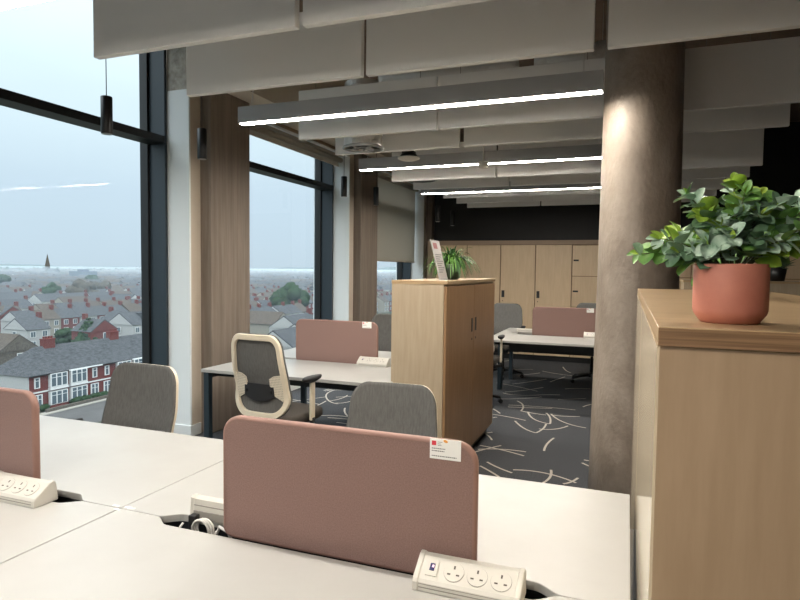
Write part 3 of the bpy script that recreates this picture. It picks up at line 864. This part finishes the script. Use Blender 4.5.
# right foreground cabinets
def cab(y0, y1, label, front):
    t = thing('low_cabinet', label, 'cabinet', (0.045, y0, 0))
    L = y1 - y0
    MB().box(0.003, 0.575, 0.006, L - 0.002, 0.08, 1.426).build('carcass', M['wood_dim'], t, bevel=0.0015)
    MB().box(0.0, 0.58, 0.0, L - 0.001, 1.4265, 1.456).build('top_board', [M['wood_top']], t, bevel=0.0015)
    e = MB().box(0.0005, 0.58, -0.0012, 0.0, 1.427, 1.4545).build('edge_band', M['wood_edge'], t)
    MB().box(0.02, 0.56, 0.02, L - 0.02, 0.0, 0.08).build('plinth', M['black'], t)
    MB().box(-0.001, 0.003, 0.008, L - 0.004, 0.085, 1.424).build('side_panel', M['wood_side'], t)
    return t
cab(1.008, 2.165, 'light wooden cabinet in the right foreground carrying the terracotta pot', True)
cab(2.167, 3.36, 'second light wooden cabinet behind the foreground one, up to the round column', False)

# back wall of lockers
gl = 'wooden storage units along the black wall'
n = 0
for k in range(-3, 7):
    x0 = -0.90 + 0.605 * (k)
    if k < 0:
        lab = 'tall wooden storage unit against the black wall, %s left of the small lockers' % ORD[-k - 1]
        t = thing('storage_unit', lab, 'storage unit', (x0, 10.45, 0), 0, gl)
        MB().box(0.002, 0.603, 0.02, 0.6, 0.09, 1.995).build('carcass', M['wood_edge'], t)
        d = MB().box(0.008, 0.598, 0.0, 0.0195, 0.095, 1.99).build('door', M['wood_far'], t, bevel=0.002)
        MB().box(0.03, 0.08, -0.003, 0.001, 1.08, 1.20).build('handle', M['black'], d)
        MB().box(0.045, 0.058, -0.002, 0.001, 1.01, 1.025).build('lock', M['black'], d)
    else:
        lab = 'stack of wooden lockers against the black wall, %s of them from the left' % ORD[k]
        t = thing('locker_stack', lab, 'locker', (x0, 10.45, 0), 0, gl)
        MB().box(0.002, 0.603, 0.02, 0.6, 0.09, 1.995).build('carcass', M['wood_edge'], t)
        zz = [0.095, 0.515, 1.005, 1.50, 1.99]
        zz = [0.095, 0.45, 0.95, 1.47, 1.99]
        for j in range(4):
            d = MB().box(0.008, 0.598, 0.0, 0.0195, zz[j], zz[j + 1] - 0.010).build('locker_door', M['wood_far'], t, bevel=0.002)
            MB().box(0.025, 0.11, -0.003, 0.001, (zz[j] + zz[j + 1]) / 2 - 0.014, (zz[j] + zz[j + 1]) / 2 + 0.014).build('handle', M['black'], d)
    MB().box(0.0, 0.605, 0.03, 0.59, 0.0, 0.09).build('plinth', M['black'], t)
t = thing('storage_unit', 'narrow end unit of the wooden storage wall, next to the windows', 'storage unit', (-3.30, 10.45, 0), 0, gl)
MB().box(0.002, 0.583, 0.02, 0.6, 0.09, 1.995).build('carcass', M['wood_edge'], t)
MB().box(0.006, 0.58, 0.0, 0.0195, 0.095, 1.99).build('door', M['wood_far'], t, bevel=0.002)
MB().box(0.0, 0.583, 0.03, 0.59, 0.0, 0.09).build('plinth', M['black'], t)
struct(MB().box(-3.32, 3.34, 10.44, 11.05, 1.997, 2.07).build('trim_4', M['taupe']))
struct(MB().box(-3.45, -3.305, 10.44, 11.19, 0, 2.07).build('trim_5', M['taupe']))
# low cabinet in the dim right part of the room
t = thing('low_cabinet', 'low wooden cabinet at the far right, in the dim part of the room', 'cabinet', (0.62, 7.9, 0))
MB().box(0, 2.4, 0, 0.45, 0.08, 1.43).build('carcass', M['wood'], t)
MB().box(-0.01, 2.41, -0.01, 0.46, 1.43, 1.456).build('top_board', M['wood_top'], t)
MB().box(0.02, 2.38, 0.02, 0.43, 0, 0.08).build('plinth', M['black'], t)

# ------------------------------------------------------------------ plants
def leaf(mb, p, d, up, L, W, mi, cup=0.15):
    d = d.normalized(); sd = d.cross(up)
    if sd.length < 1e-4: sd = d.orthogonal()
    sd.normalize(); nn = sd.cross(d)
    vs = []; fs = []
    NU = 9
    for i in range(NU):
        u = i / (NU - 1)
        w = W * 0.5 * math.sqrt(max(0.012, 1 - (2 * u - 1) ** 2))
        for s in (-1, -0.5, 0, 0.5, 1):
            vs.append(p + d * (L * u) + sd * (w * s) + nn * (cup * W * (s * s) * (w / (W * 0.5 + 1e-6)) - 0.22 * L * u * u))
    for i in range(NU - 1):
        for k in range(4):
            fs.append((i * 5 + k, i * 5 + k + 1, (i + 1) * 5 + k + 1, (i + 1) * 5 + k))
    mb.add(vs, fs, mi, True)
rp = random.Random(21)
PX, PY, PZ = 0.1625, 1.158, 1.456
t = thing('potted_plant', 'leafy green plant in a terracotta pot on the right foreground cabinet', 'potted plant', (PX, PY, PZ))
MB().lathe([(0.042, 0.0), (0.046, 0.002), (0.0558, 0.016), (0.0577, 0.022), (0.0577, 0.098), (0.0568, 0.100), (0.0535, 0.100), (0.0525, 0.096), (0.0525, 0.085)], n=48).build('pot', M['terra'], t)
MB().lathe([(0.0, 0.088), (0.0524, 0.086), (0.0524, 0.08)], n=32, cap=False).build('soil', M['soil'], t)
st = MB(); lv = MB()
TIPS = [(-.145, -.02, .018, 1), (-.115, -.03, .045, 0), (-.07, .0, .125, 0), (-.05, -.03, .085, 2), (-.03, .02, .105, 1), (0.0, .0, .145, 2), (.012, -.03, .125, 1),
        (.04, .02, .125, 2), (.062, -.01, .105, 0), (.10, .0, .115, 0), (.125, -.02, .105, 1), (.10, -.04, .06, 1), (.07, -.045, .04, 0), (.03, -.055, .045, 3), (-.012, -.06, .045, 0),
        (-.045, -.055, .035, 0), (-.085, -.04, .02, 3), (-.09, .03, .06, 2), (.05, .05, .09, 3), (-.03, .06, .08, 3), (.0, -.045, .085, 0), (.035, -.04, .085, 3), (-.025, -.04, .065, 0), (.08, .04, .07, 3), (.09, -.02, .03, 2), (.135, .02, .06, 3), (.01, .03, .07, 3), (-.06, .04, .03, 3)]
for tx, ty, tz, tone in TIPS:
    tz *= 0.93; a = Vector((tx * 0.12, ty * 0.12, 0.085)); b = Vector((tx * 0.55, ty * 0.55, 0.10 + tz * 0.75 + 0.01)); c = Vector((tx, ty, 0.10 + tz))
    pts = [a * (1 - s) ** 2 + b * 2 * s * (1 - s) + c * s * s for s in [k / 10 for k in range(11)]]
    st.tube(pts, 0.0018, 6, r2=0.001)
    npair = 4 + int((c - a).length / 0.03)
    for q in range(npair):
        s = 0.30 + 0.68 * q / (npair - 1)
        i = min(9, int(s * 10)); p = pts[i].lerp(pts[i + 1], s * 10 - i); tan = (pts[i + 1] - pts[i]).normalized()
        ang = q * PI / 2 + rp.uniform(-0.5, 0.5)
        o1 = tan.orthogonal().normalized(); o2 = tan.cross(o1)
        L = (0.040 - 0.014 * s) * rp.uniform(0.85, 1.2)
        for sg in (0, PI):
            dd = o1 * math.cos(ang + sg) + o2 * math.sin(ang + sg)
            dir_ = (dd * 1.0 + tan * rp.uniform(0.35, 0.9) + Vector((0, 0, 0.15)))
            mi = tone if rp.random() < 0.6 else rp.choice([0, 0, 1, 1, 2, 3])
            leaf(lv, p, dir_, Vector((rp.uniform(-.6, .6), rp.uniform(-.9, .1), 1)).normalized(), L, L * rp.uniform(0.74, 0.92), mi)
    leaf(lv, c, (c - b) + Vector((0, 0, 0.01)), Vector((0, -0.6, 0.8)), 0.022, 0.014, tone)
    leaf(lv, c, (c - b) + Vector((0.02, 0, 0.02)), Vector((0.5, -0.5, 0.5)), 0.018, 0.012, 2)
st.build('stems', M['stem'], t)
lv.build('foliage', [M['leaf1'], M['leaf2'], M['leaf3'], M['leaf4']], t)
# black pot half hidden behind it
t = thing('potted_plant', 'black pot with one green leaf, half hidden behind the terracotta pot', 'potted plant', (0.30, 2.30, 1.456))
MB().lathe([(0.05, 0.0), (0.075, 0.02), (0.085, 0.06), (0.08, 0.11), (0.072, 0.11), (0.07, 0.095)], n=32).build('pot', M['black'], t)
lv = MB()
for (dx, dy, dz) in ((-0.6, -0.5, -0.2), (-0.2, 0.4, 0.6), (0.5, 0.1, 0.5), (0.1, -0.2, 0.8)):
    leaf(lv, Vector((dx * 0.08, dy * 0.08, 0.10 if dz > 0 else 0.07)), Vector((dx, dy, dz)), Vector((0, -0.5, 0.8)), 0.07, 0.05, 0)
lv.build('foliage', [M['leaf2']], t)
t = thing('potted_plant', 'small dark plant in a black pot on the far right low cabinet', 'potted plant', (1.62, 8.1, 1.456))
MB().lathe([(0.07, 0.0), (0.095, 0.16), (0.085, 0.16), (0.08, 0.14)], n=24).build('pot', M['black'], t)
lv = MB()
for k in range(26):
    a = rp.uniform(0, 2 * PI); e = rp.uniform(0.2, 1.3)
    leaf(lv, Vector((0.03 * math.cos(a), 0.03 * math.sin(a), 0.14)), Vector((math.cos(a) * math.cos(e), math.sin(a) * math.cos(e), math.sin(e))), Vector((0, 0, 1)), rp.uniform(0.10, 0.2), 0.05, 0)
lv.build('foliage', [M['leaf4']], t)
# grassy plant on the cupboard
t = thing('potted_plant', 'grassy spider plant on top of the middle wooden cupboard', 'potted plant', (-1.34, 4.66, 1.465))
MB().lathe([(0.055, 0.0), (0.075, 0.02), (0.08, 0.12), (0.072, 0.125), (0.07, 0.11)], n=28).build('pot', M['potdark'], t)
MB().lathe([(0.0, 0.112), (0.069, 0.110), (0.069, 0.1)], n=24, cap=False).build('soil', M['soil'], t)
bl = MB()
for k in range(190):
    a = rp.uniform(0, 2 * PI)
    if rp.random() < 0.66:
        R = rp.uniform(0.13, 0.255); zt = rp.uniform(0.006, 0.09); zm = rp.uniform(0.20, 0.30)
    else:
        R = rp.uniform(0.04, 0.19); zt = rp.uniform(0.14, 0.27); zm = zt * 0.5 + 0.16
    d = Vector((math.cos(a), math.sin(a), 0)); sd = Vector((-d.y, d.x, 0))
    p0 = d * 0.02 + Vector((0, 0, 0.11)); p1 = d * R * 0.62 + Vector((0, 0, zm)); p2 = d * R + Vector((0, 0, zt))
    vs = []; fs = []
    for i in range(9):
        s = i / 8; p = p0 * (1 - s) ** 2 + p1 * 2 * s * (1 - s) + p2 * s * s
        w = 0.0075 * (1 - s ** 2.5) + 0.0006
        vs += [p - sd * w, p + Vector((0, 0, -0.002)), p + sd * w]
    for i in range(8):
        fs += [(3 * i, 3 * i + 1, 3 * i + 4, 3 * i + 3), (3 * i + 1, 3 * i + 2, 3 * i + 5, 3 * i + 4)]
    bl.add(vs, fs, 0 if rp.random() < 0.55 else 1, True)
bl.build('foliage', [M['blade1'], M['blade2']], t)
# leaflet holder
t = thing('leaflet_holder', 'leaning clear sign holder with a printed sheet on the middle cupboard', 'sign holder', (-1.305, 4.33, 1.465))
MB().prism([(-0.075, 0.30), (-0.071, 0.30), (0.006, 0.004), (0.05, 0.004), (0.05, 0.0), (0.002, 0.0)], -0.105, 0.105, 'y').build('stand', M['acrylic'], t)
def tilt(mb, y0, y1, s0, s1, h, mi):
    def P(y, s): return (0.006 - 0.077 * s + 0.001 + h, y, 0.004 + 0.296 * s)
    mb.add([P(y0, s0), P(y1, s0), P(y1, s1), P(y0, s1)], [(0, 1, 2, 3)], mi)
sh = MB(); tilt(sh, -0.10, 0.10, 0.03, 0.98, 0.0, 0)
tilt(sh, -0.08, 0.02, 0.78, 0.93, 0.0006, 1)
for k in range(9):
    tilt(sh, -0.08, 0.08 - 0.03 * (k % 3), 0.62 - 0.055 * k, 0.645 - 0.055 * k, 0.0006, 2)
sh.build('printed_sheet', [M['sheet'], M['grey_red'], M['grey_txt']], t)

# ------------------------------------------------------------------ outside
ZG = -19.5
struct(MB().box(-9000, -8, -3000, 12000, ZG - 1, ZG).build('ground_outside', M['ground']))
struct(MB().box(-76.0, -66.5, 20, 99, ZG, ZG + 0.03).build('road_outside', M['asphalt']))
struct(MB().box(-77.4, -76.0, 20, 99, ZG, ZG + 0.12).build('pavement_outside', M['pave']))

HOUSE_MATS = lambda w, r: [w, r, M['upvc'], M['pane'], M['brick']]
def wbox(mb, X, y0, y1, z0, z1, d=0.12, n=2):
    """white frame with panes on a wall facing +X at X"""
    mb.box(X, X + d, y0, y1, z0, z1, 2)
    w = (y1 - y0)
    for k in range(n):
        a = y0 + 0.2 + (w - 0.2) * k / n; b = a + (w - 0.2) / n - 0.2
        mb.box(X + d - 0.01, X + d + 0.015, a, b, z0 + 0.12, z0 + (z1 - z0) * 0.68, 3)
        mb.box(X + d - 0.01, X + d + 0.015, a, b, z0 + (z1 - z0) * 0.68 + 0.08, z1 - 0.10, 3)
# red-brick terrace along the street
TX = -79.35; EH = 5.3; RH = 8.8; DP = 8.0; HW = 6.2
gt = 'red brick terraced houses on the street'
tn = ['end house of the red brick terrace, with the white side wall and hipped slate roof', 'second house of the red brick terrace', 'third house of the red brick terrace', 'fourth house of the red brick terrace', 'fifth house of the red brick terrace, partly behind the window frame', 'sixth house of the red brick terrace, behind the window frame']
for h in range(6):
    mirror = (h % 2 == 1)
    t = thing('terraced_house', tn[h], 'house', (TX, 60.2 + HW * h, ZG), 0, gt)
    wb = MB().box(-DP, 0, 0, HW, 0, EH)
    wb.build('walls', M['brick'], t)
    if h == 0:
        MB().box(-DP - 3, 0.0, -0.12, -0.005, 0, EH).build('side_wall', M['render'], t)
        MB().box(-DP - 3, -DP, -0.005, HW, 0, EH).build('rear_wing', M['render'], t)
    rf = MB(); o = 0.35
    if h == 0:
        rf.add([(o, -o, EH - 0.1), (o, HW, EH - 0.1), (-DP / 2, HW, RH), (-DP / 2, 3.9, RH), (-DP - o, -o, EH - 0.1), (-DP - o, HW, EH - 0.1)],
               [(0, 1, 2, 3), (0, 3, 4), (4, 3, 2, 5), (1, 5, 2), (0, 4, 5, 1)])
    else:
        rf.prism([(o, EH - 0.1), (-DP / 2, RH), (-DP - o, EH - 0.1)], 0, HW, 'y')
    rf.build('roof', M['slate'], t)
    def Yr(a, b): return (HW - b, HW - a) if mirror else (a, b)
    ya, yb = Yr(3.0, 5.9)
    w = MB()
    w.box(0.0, 0.55, ya - 0.05, yb + 0.05, 2.75, 3.1, 2)
    w.box(0.0, 0.5, ya, yb, 0.15, 0.55, 4)
    wbox(w, 0.0, ya, yb, 0.5, 2.5, 0.5, 3)
    wbox(w, 0.0, ya, yb, 3.15, 5.15, 0.5, 3)
    w.build('bay_window', HOUSE_MATS(M['brick'], M['slate']), t)
    ya, yb = Yr(0.75, 1.65)
    w = MB(); wbox(w, 0, ya, yb, 3.3, 4.85, 0.08, 1); w.build('window', HOUSE_MATS(M['brick'], M['slate']), t)
    ya, yb = Yr(0.5, 2.0)
    w = MB(); wbox(w, 0, ya, yb, 0.1, 2.35, 0.10, 2); w.build('door', HOUSE_MATS(M['brick'], M['slate']), t)
    MB().box(0.0, 0.14, 0, HW, 2.62, 2.8).build('white_band', M['upvc'], t)
    MB().box(o - 0.02, o + 0.08, 0, HW, EH - 0.2, EH - 0.02).build('gutter', M['upvc'] if h % 2 else M['black'], t)
    if h % 2 == 0:
        cc = MB().box(-DP / 2 - 0.5, -DP / 2 + 0.5, HW - 0.9, HW + 0.9, RH - 1.0, RH + 1.0).box(-DP / 2 - 0.55, -DP / 2 + 0.55, HW - 0.95, HW + 0.95, RH + 0.9, RH + 1.05)
        for q in range(4): cc.box(-DP / 2 - 0.12, -DP / 2 + 0.12, HW - 0.75 + q * 0.45, HW - 0.53 + q * 0.45, RH + 1.05, RH + 1.4)
        cc.build('chimney', M['brick'], t)
    if h in (0, 2):
        MB().add([(-1.2 - 0.0, 3.4, EH + 1.15), (-1.2, 4.2, EH + 1.15), (-2.0, 4.2, EH + 1.82), (-2.0, 3.4, EH + 1.82)], [(0, 1, 2, 3)]).build('skylight', M['render'], t)
# garden walls, hedges
tag(MB().box(-77.3, -77.0, 61, 96, ZG, ZG + 0.55).build('garden_wall', M['stone']), 'low stone garden wall along the terrace pavement', 'garden wall')
def blob(mb, c, r, rnd, n=10, m=7, mi=0, sq=0.85):
    vs = []; fs = []
    for i in range(m + 1):
        th = PI * i / m
        for k in range(n):
            a = 2 * PI * k / n
            q = r * (1 + rnd.uniform(-0.22, 0.22))
            vs.append((c[0] + q * math.sin(th) * math.cos(a), c[1] + q * math.sin(th) * math.sin(a), c[2] + q * sq * math.cos(th)))
    for i in range(m):
        for k in range(n): fs.append((i * n + k, i * n + (k + 1) % n, (i + 1) * n + (k + 1) % n, (i + 1) * n + k))
    mb.add(vs, fs, mi, True)
ro = random.Random(9)
for k, (y, L) in enumerate([(61.5, 1.2), (66.5, 3.2), (70.5, 2.4)]):
    mb = MB()
    for q in range(int(L * 3)): blob(mb, (-78.3 + ro.uniform(-.3, .3), y + L * q / (L * 3), ZG + 0.5), 0.55, ro, 8, 5)
    tag(mb.build('garden_shrub', M['tree']), ['small round garden shrub at the terrace end', 'long garden shrub before the first two terrace bays', 'garden shrub before the second terrace bay'][k], 'shrub')
def tree(x, y, hgt, r, label, m='tree', conifer=False, group=None):
    t = thing('tree', label, 'tree', (x, y, ZG), 0, group)
    MB().tube([(0, 0, 0), (0, 0, hgt * 0.55)], r * 0.09, 8, r2=r * 0.05).build('trunk', M['bark'], t)
    mb = MB(); rnd = random.Random(int(abs(x * 7 + y * 3)))
    if conifer:
        for k in range(8):
            zz = hgt * (0.15 + 0.8 * k / 7); q = r * (1.05 - 0.9 * k / 7)
            for j in range(5):
                a = 2 * PI * j / 5 + k
                blob(mb, (q * 0.55 * math.cos(a), q * 0.55 * math.sin(a), zz), max(0.3, q * 0.5), rnd, 8, 5)
    else:
        for k in range(22):
            a = rnd.uniform(0, 2 * PI); e = rnd.uniform(-0.5, 1.4); q = r * rnd.uniform(0.35, 0.75)
            blob(mb, (q * math.cos(a) * math.cos(e), q * math.sin(a) * math.cos(e), hgt - r * 0.95 + q * math.sin(e)), r * rnd.uniform(0.28, 0.45), rnd, 9, 6)
    mb.build('crown', M[m], t)
    return t
tree(-124, 204, 15, 8.0, 'big dark green tree seen through the middle window', 'tree')
tree(-124, 110, 8.5, 4.0, 'conifer behind the red brick terrace roof', 'tree', True)
tree(-133, 111, 5.5, 3.0, 'low bushy tree left of the conifer, behind the terrace', 'tree')
tree(-268, 236, 14, 9, 'bare brownish tree among the rooftops beyond the first window', 'tree2')
tree(-276, 222, 12, 6.5, 'green tree left of the bare brownish tree', 'tree')
tree(-300, 276, 12, 8, 'bare brownish tree farther back, right of its twin', 'tree2')
tree(-420, 300, 14, 6, 'dark round tree far off to the left below the spire', 'tree')
tree(-470, 420, 14, 8, 'broad green tree far off below the office block', 'tree')

# generic houses: a few kinds, copied
def house_mesh(name, w, d, eh, rh, wall, roof, chim=True):
    """faces +X, ridge along Y"""
    mb = MB()
    mb.box(-d, 0, 0, w, 0, eh, 0)
    mb.prism([(0.3, eh - 0.05), (-d / 2, rh), (-d - 0.3, eh - 0.05)], -0.15, w + 0.15, 'y', 1)
    mb.prism([(0, eh - 0.06), (-d / 2, rh - 0.3), (-d, eh - 0.06)], -0.17, w + 0.17, 'y', 0)
    k = max(1, int(w / 3))
    for X in (0.0,):
        for j in range(k):
            a = w * (j + 0.5) / k
            for z0, z1 in ((0.8, 2.3), (3.2, 4.7)):
                mb.box(X, X + 0.1, a - 0.75, a + 0.75, z0, z1, 2)
                mb.box(X + 0.1, X + 0.12, a - 0.6, a - 0.06, z0 + 0.12, z1 - 0.12, 3)
                mb.box(X + 0.1, X + 0.12, a + 0.06, a + 0.6, z0 + 0.12, z1 - 0.12, 3)
    for z0, z1 in ((0.8, 2.3), (3.2, 4.7)):
        mb.box(-d * 0.5 - 0.6, -d * 0.5 + 0.6, -0.27, -0.17, z0, z1, 2)
        mb.box(-d * 0.5 - 0.48, -d * 0.5 + 0.48, -0.29, -0.27, z0 + 0.12, z1 - 0.12, 3)
    if chim:
        mb.box(-d / 2 - 0.45, -d / 2 + 0.45, w - 0.5, w + 0.5, rh - 0.8, rh + 1.1, 4)
    return mb.mesh(name, HOUSE_MATS(wall, roof))
KINDS = [house_mesh('house_white', 6.4, 8, 5.2, 8.0, M['render'], M['slate']), house_mesh('house_brick', 6.4, 8, 5.2, 8.0, M['brick'], M['slate']),
         house_mesh('house_stone', 6.4, 8, 5.2, 8.2, M['stone'], M['tile']), house_mesh('house_cream', 6.4, 8, 5.2, 8.0, M['render2'], M['tile']),
         house_mesh('house_long', 13, 9, 5.4, 8.6, M['render'], M['slate']), house_mesh('house_pair', 13, 9, 5.4, 8.6, M['render2'], M['tile'])]
def house(kind, x, y, rz, label, group=None, s=1.0):
    o = bpy.data.objects.new('house', KINDS[kind]); COL.objects.link(o)
    o.location = (x, y, ZG); o.rotation_euler.z = rz; o.scale = (s, s, s)
    return tag(o, label, 'house', group)
house(2, -106, 82.6, PI / 2, 'grey stone house with a white-edged gable behind the terrace end')
house(0, -137.5, 104, 0, 'white house with slate roof behind the terrace, left of the conifer', None)
house(0, -141, 91, 0, 'white house with slate roof farthest left behind the stone gable')
house(1, -121, 116, PI / 2, 'slate-roofed house with its ridge pointing at us, right of the conifer')
house(4, -62, 103, 0, 'nearest long slate roof seen low through the middle window')
house(4, -66, 118, 0, 'second long slate roof seen through the middle window, behind the nearest')
house(4, -80, 136, 0, 'third long slate roof through the middle window, just before the big green tree')
house(5, -92, 152, PI / 2, 'brown-roofed house left of the big green tree in the middle window')
hd = house(4, -124, 124, 0, 'long slate-roofed house with a grey dormer, behind the terrace chimney')
MB().box(-4.2, -1.2, 5, 9, 6.2, 8.3).box(-1.2, -1.1, 6.4, 7.6, 6.9, 7.9).build('dormer', M['slate'], hd)

def vis(x, y, m=1.5):
    a = math.degrees(math.atan2(-x, y))
    return 43.0 - m < a < 55.5 + m or 28 - m < a < 36 + m or 20 - m < a < 23.5 + m
cnt = 0
KNAME = ['white', 'brick', 'stone', 'cream', 'long white', 'long cream']
occupied = [(-79 - 4, 60 + 20, 24)]
rows = []
X = -112.0
while X > -330:
    step = 24 if X > -200 else 30
    y = 40.0
    rot = 0
    while y < 900:
        wid = 6.6 if X > -190 else 13.4
        d = math.hypot(X, y)
        if vis(X - 4, y + 3) and d < 420 and not (X > -146 and 60 < y < 138) and ro.random() < 0.86:
            k = ro.choice([0, 1, 2, 3, 0, 3]) if X > -190 else ro.choice([4, 5, 4])
            house(k, X + ro.uniform(-0.8, 0.8), y, (0 if ro.random() < 0.8 else PI / 2), '%s house in the hazy terraced streets beyond the windows' % KNAME[k], '%s houses in the hazy streets outside' % KNAME[k])
            cnt += 1
        y += wid
    X -= step
# the townscape farther out, uncountable: one object
mb = MB()
for i in range(6500):
    d = 330 * (3400 / 330) ** (ro.random() ** 0.95)
    a = math.radians(ro.uniform(12, 66))
    x, y = -d * math.sin(a), d * math.cos(a)
    if d < 430 and vis(x, y, 3): continue
    w = ro.uniform(8, 26); dp = ro.uniform(7, 10); eh = ro.uniform(4.5, 6.5); rh = eh + ro.uniform(2, 3.5)
    wi = ro.choice([0, 0, 1, 2, 3]); ri = ro.choice([4, 4, 5])
    if ro.random() < 0.5: w, dp = dp, w
    if w > dp:
        mb.box(x, x + w, y, y + dp, ZG, ZG + eh, wi)
        mb.prism([(y - .3, ZG + eh), (y + dp / 2, ZG + rh), (y + dp + .3, ZG + eh)], x, x + w, 'x', ri)
    else:
        mb.box(x, x + w, y, y + dp, ZG, ZG + eh, wi)
        mb.prism([(x - .3, ZG + eh), (x + w / 2, ZG + rh), (x + w + .3, ZG + eh)], y, y + dp, 'y', ri)
tag(mb.build('distant_rooftops', [M['render'], M['brick'], M['stone'], M['render2'], M['slate'], M['tile']]), 'hazy mass of rooftops stretching to the horizon outside', 'townscape', kind='stuff')
mb = MB()
for i in range(1500):
    d = 340 * (3800 / 340) ** ro.random()
    a = math.radians(ro.uniform(14, 64)); r = ro.uniform(1.8, 3.8) * (1 + d / 2500)
    blob(mb, (-d * math.sin(a), d * math.cos(a), ZG + r * 0.8), r, ro, 7, 5, 0 if ro.random() < 0.6 else 1)
tag(mb.build('distant_trees', [M['tree'], M['tree2']]), 'scattered small trees among the distant rooftops outside', 'trees', kind='stuff')
# low hills on the horizon
mb = MB(); vs = []; fs = []
N = 90
for i in range(N + 1):
    a = math.radians(5 + 70 * i / N); d = 5200
    h = 26 + 16 * math.sin(i * 0.23) + 10 * math.sin(i * 0.61 + 1) + 4 * math.sin(i * 1.7)
    if 15 < math.degrees(a) < 24: h += 60 * math.exp(-((math.degrees(a) - 21.5) / 1.6) ** 2)
    for (dd, zz) in ((d, ZG - 2), (d + 300, ZG + max(6, h * 0.62)), (d + 1500, ZG - 2)):
        vs.append((-dd * math.sin(a), dd * math.cos(a), zz))
for i in range(N):
    for k in range(2): fs.append((3 * i + k, 3 * i + k + 1, 3 * i + 4 + k, 3 * i + 3 + k))
mb.add(vs, fs, 0, True)
struct(mb.build('hills_outside', M['hill']))
# church with spire, office block
t = thing('church', 'church with a tall grey spire on the horizon', 'church', (-1172, 937, ZG))
MB().box(-3.2, 3.2, -3.2, 3.2, 0, 22).build('tower', M['stone'], t)
MB().add([(-3.4, -3.4, 22), (3.4, -3.4, 22), (3.4, 3.4, 22), (-3.4, 3.4, 22), (0, 0, 47)], [(0, 1, 4), (1, 2, 4), (2, 3, 4), (3, 0, 4), (3, 2, 1, 0)]).build('spire', M['stone'], t)
MB().box(4, 30, -6, 6, 0, 9).prism([(-6.5, 9), (0, 15), (6.5, 9)], 4, 30, 'x').build('nave', M['slate'], t)
t = thing('office_block', 'blue-grey flat-roofed office block near the horizon', 'office building', (-697, 611, ZG))
MB().box(-12, 12, -12, 12, 0, 14).box(-5, 5, -5, 5, 14, 16.5).build('walls', M['office'], t)
wn = MB()
for k in range(4):
    wn.box(-11, 11, -12.15, -12.0, 1.5 + k * 3.2, 3.3 + k * 3.2).box(12.0, 12.15, -11, 11, 1.5 + k * 3.2, 3.3 + k * 3.2)
wn.build('windows', M['pane'], t)

# ------------------------------------------------------------------ haze (real scattering air outside)
HAZE = 0.0014
if HAZE:
    mh = bpy.data.materials.new('hazy_air'); mh.use_nodes = True
    k = NT(mh); tt = mh.node_tree; tt.nodes.remove(tt.nodes['Principled BSDF'])
    vsn = k.n('ShaderNodeVolumeScatter'); vsn.inputs['Color'].default_value = (0.2, 0.235, 0.265, 1); vsn.inputs['Density'].default_value = HAZE
    k.l(vsn.outputs[0], tt.nodes['Material Output'].inputs['Volume'])
    hz = MB().box(-1500, -30, -300, 3000, ZG - 1.5, 0.5).build('haze_outside', mh)
    tag(hz, 'pale haze lying over the distant town', 'haze', kind='stuff')

# ------------------------------------------------------------------ sky
w = bpy.data.worlds.new('overcast_sky'); sc.world = w; w.use_nodes = True
k = NT(w); nt = w.node_tree
bg = nt.nodes['Background']
tc = k.n('ShaderNodeTexCoord'); sx = k.n('ShaderNodeSeparateXYZ'); rp_ = k.n('ShaderNodeValToRGB')
k.l(tc.outputs['Generated'], sx.inputs[0])
cr = rp_.color_ramp
cr.elements[0].position = 0.0; cr.elements[0].color = (0.345, 0.415, 0.475, 1)
cr.elements[1].position = 1.0; cr.elements[1].color = (3.0, 3.2, 3.4, 1)
e = cr.elements.new(0.10); e.color = (0.37, 0.45, 0.52, 1)
e = cr.elements.new(0.24); e.color = (0.46, 0.55, 0.60, 1)
e = cr.elements.new(0.42); e.color = (0.64, 0.75, 0.79, 1)
e = cr.elements.new(0.6); e.color = (2.2, 2.4, 2.55, 1)
nzs = k.n('ShaderNodeTexNoise', i_Scale=2.2, i_Detail=4.0)
mps = k.n('ShaderNodeMapping'); mps.inputs['Scale'].default_value = (1, 1, 3)
k.l(tc.outputs['Generated'], mps.inputs[0]); k.l(mps.outputs[0], nzs.inputs['Vector'])
ma = k.n('ShaderNodeMath', operation='MULTIPLY_ADD'); ma.inputs[1].default_value = 0.12; ma.inputs[2].default_value = -0.06
k.l(nzs.outputs['Fac'], ma.inputs[0])
ad = k.n('ShaderNodeMath', operation='ADD'); k.l(sx.outputs['Z'], ad.inputs[0]); k.l(ma.outputs[0], ad.inputs[1])
k.l(ad.outputs[0], rp_.inputs[0]); k.l(rp_.outputs[0], bg.inputs['Color'])
bg.inputs['Strength'].default_value = 1.0

# ------------------------------------------------------------------ render look
sc.view_settings.view_transform = 'Standard'
sc.view_settings.look = 'None'
sc.view_settings.exposure = 0.85
sc.view_settings.gamma = 1.0
sc.view_settings.use_curve_mapping = False
sc.cycles.use_denoising = True
sc.cycles.max_bounces = 10
sc.cycles.diffuse_bounces = 6
sc.cycles.glossy_bounces = 4
sc.cycles.transparent_max_bounces = 12
sc.cycles.volume_bounces = 0
sc.cycles.sample_clamp_indirect = 6.0
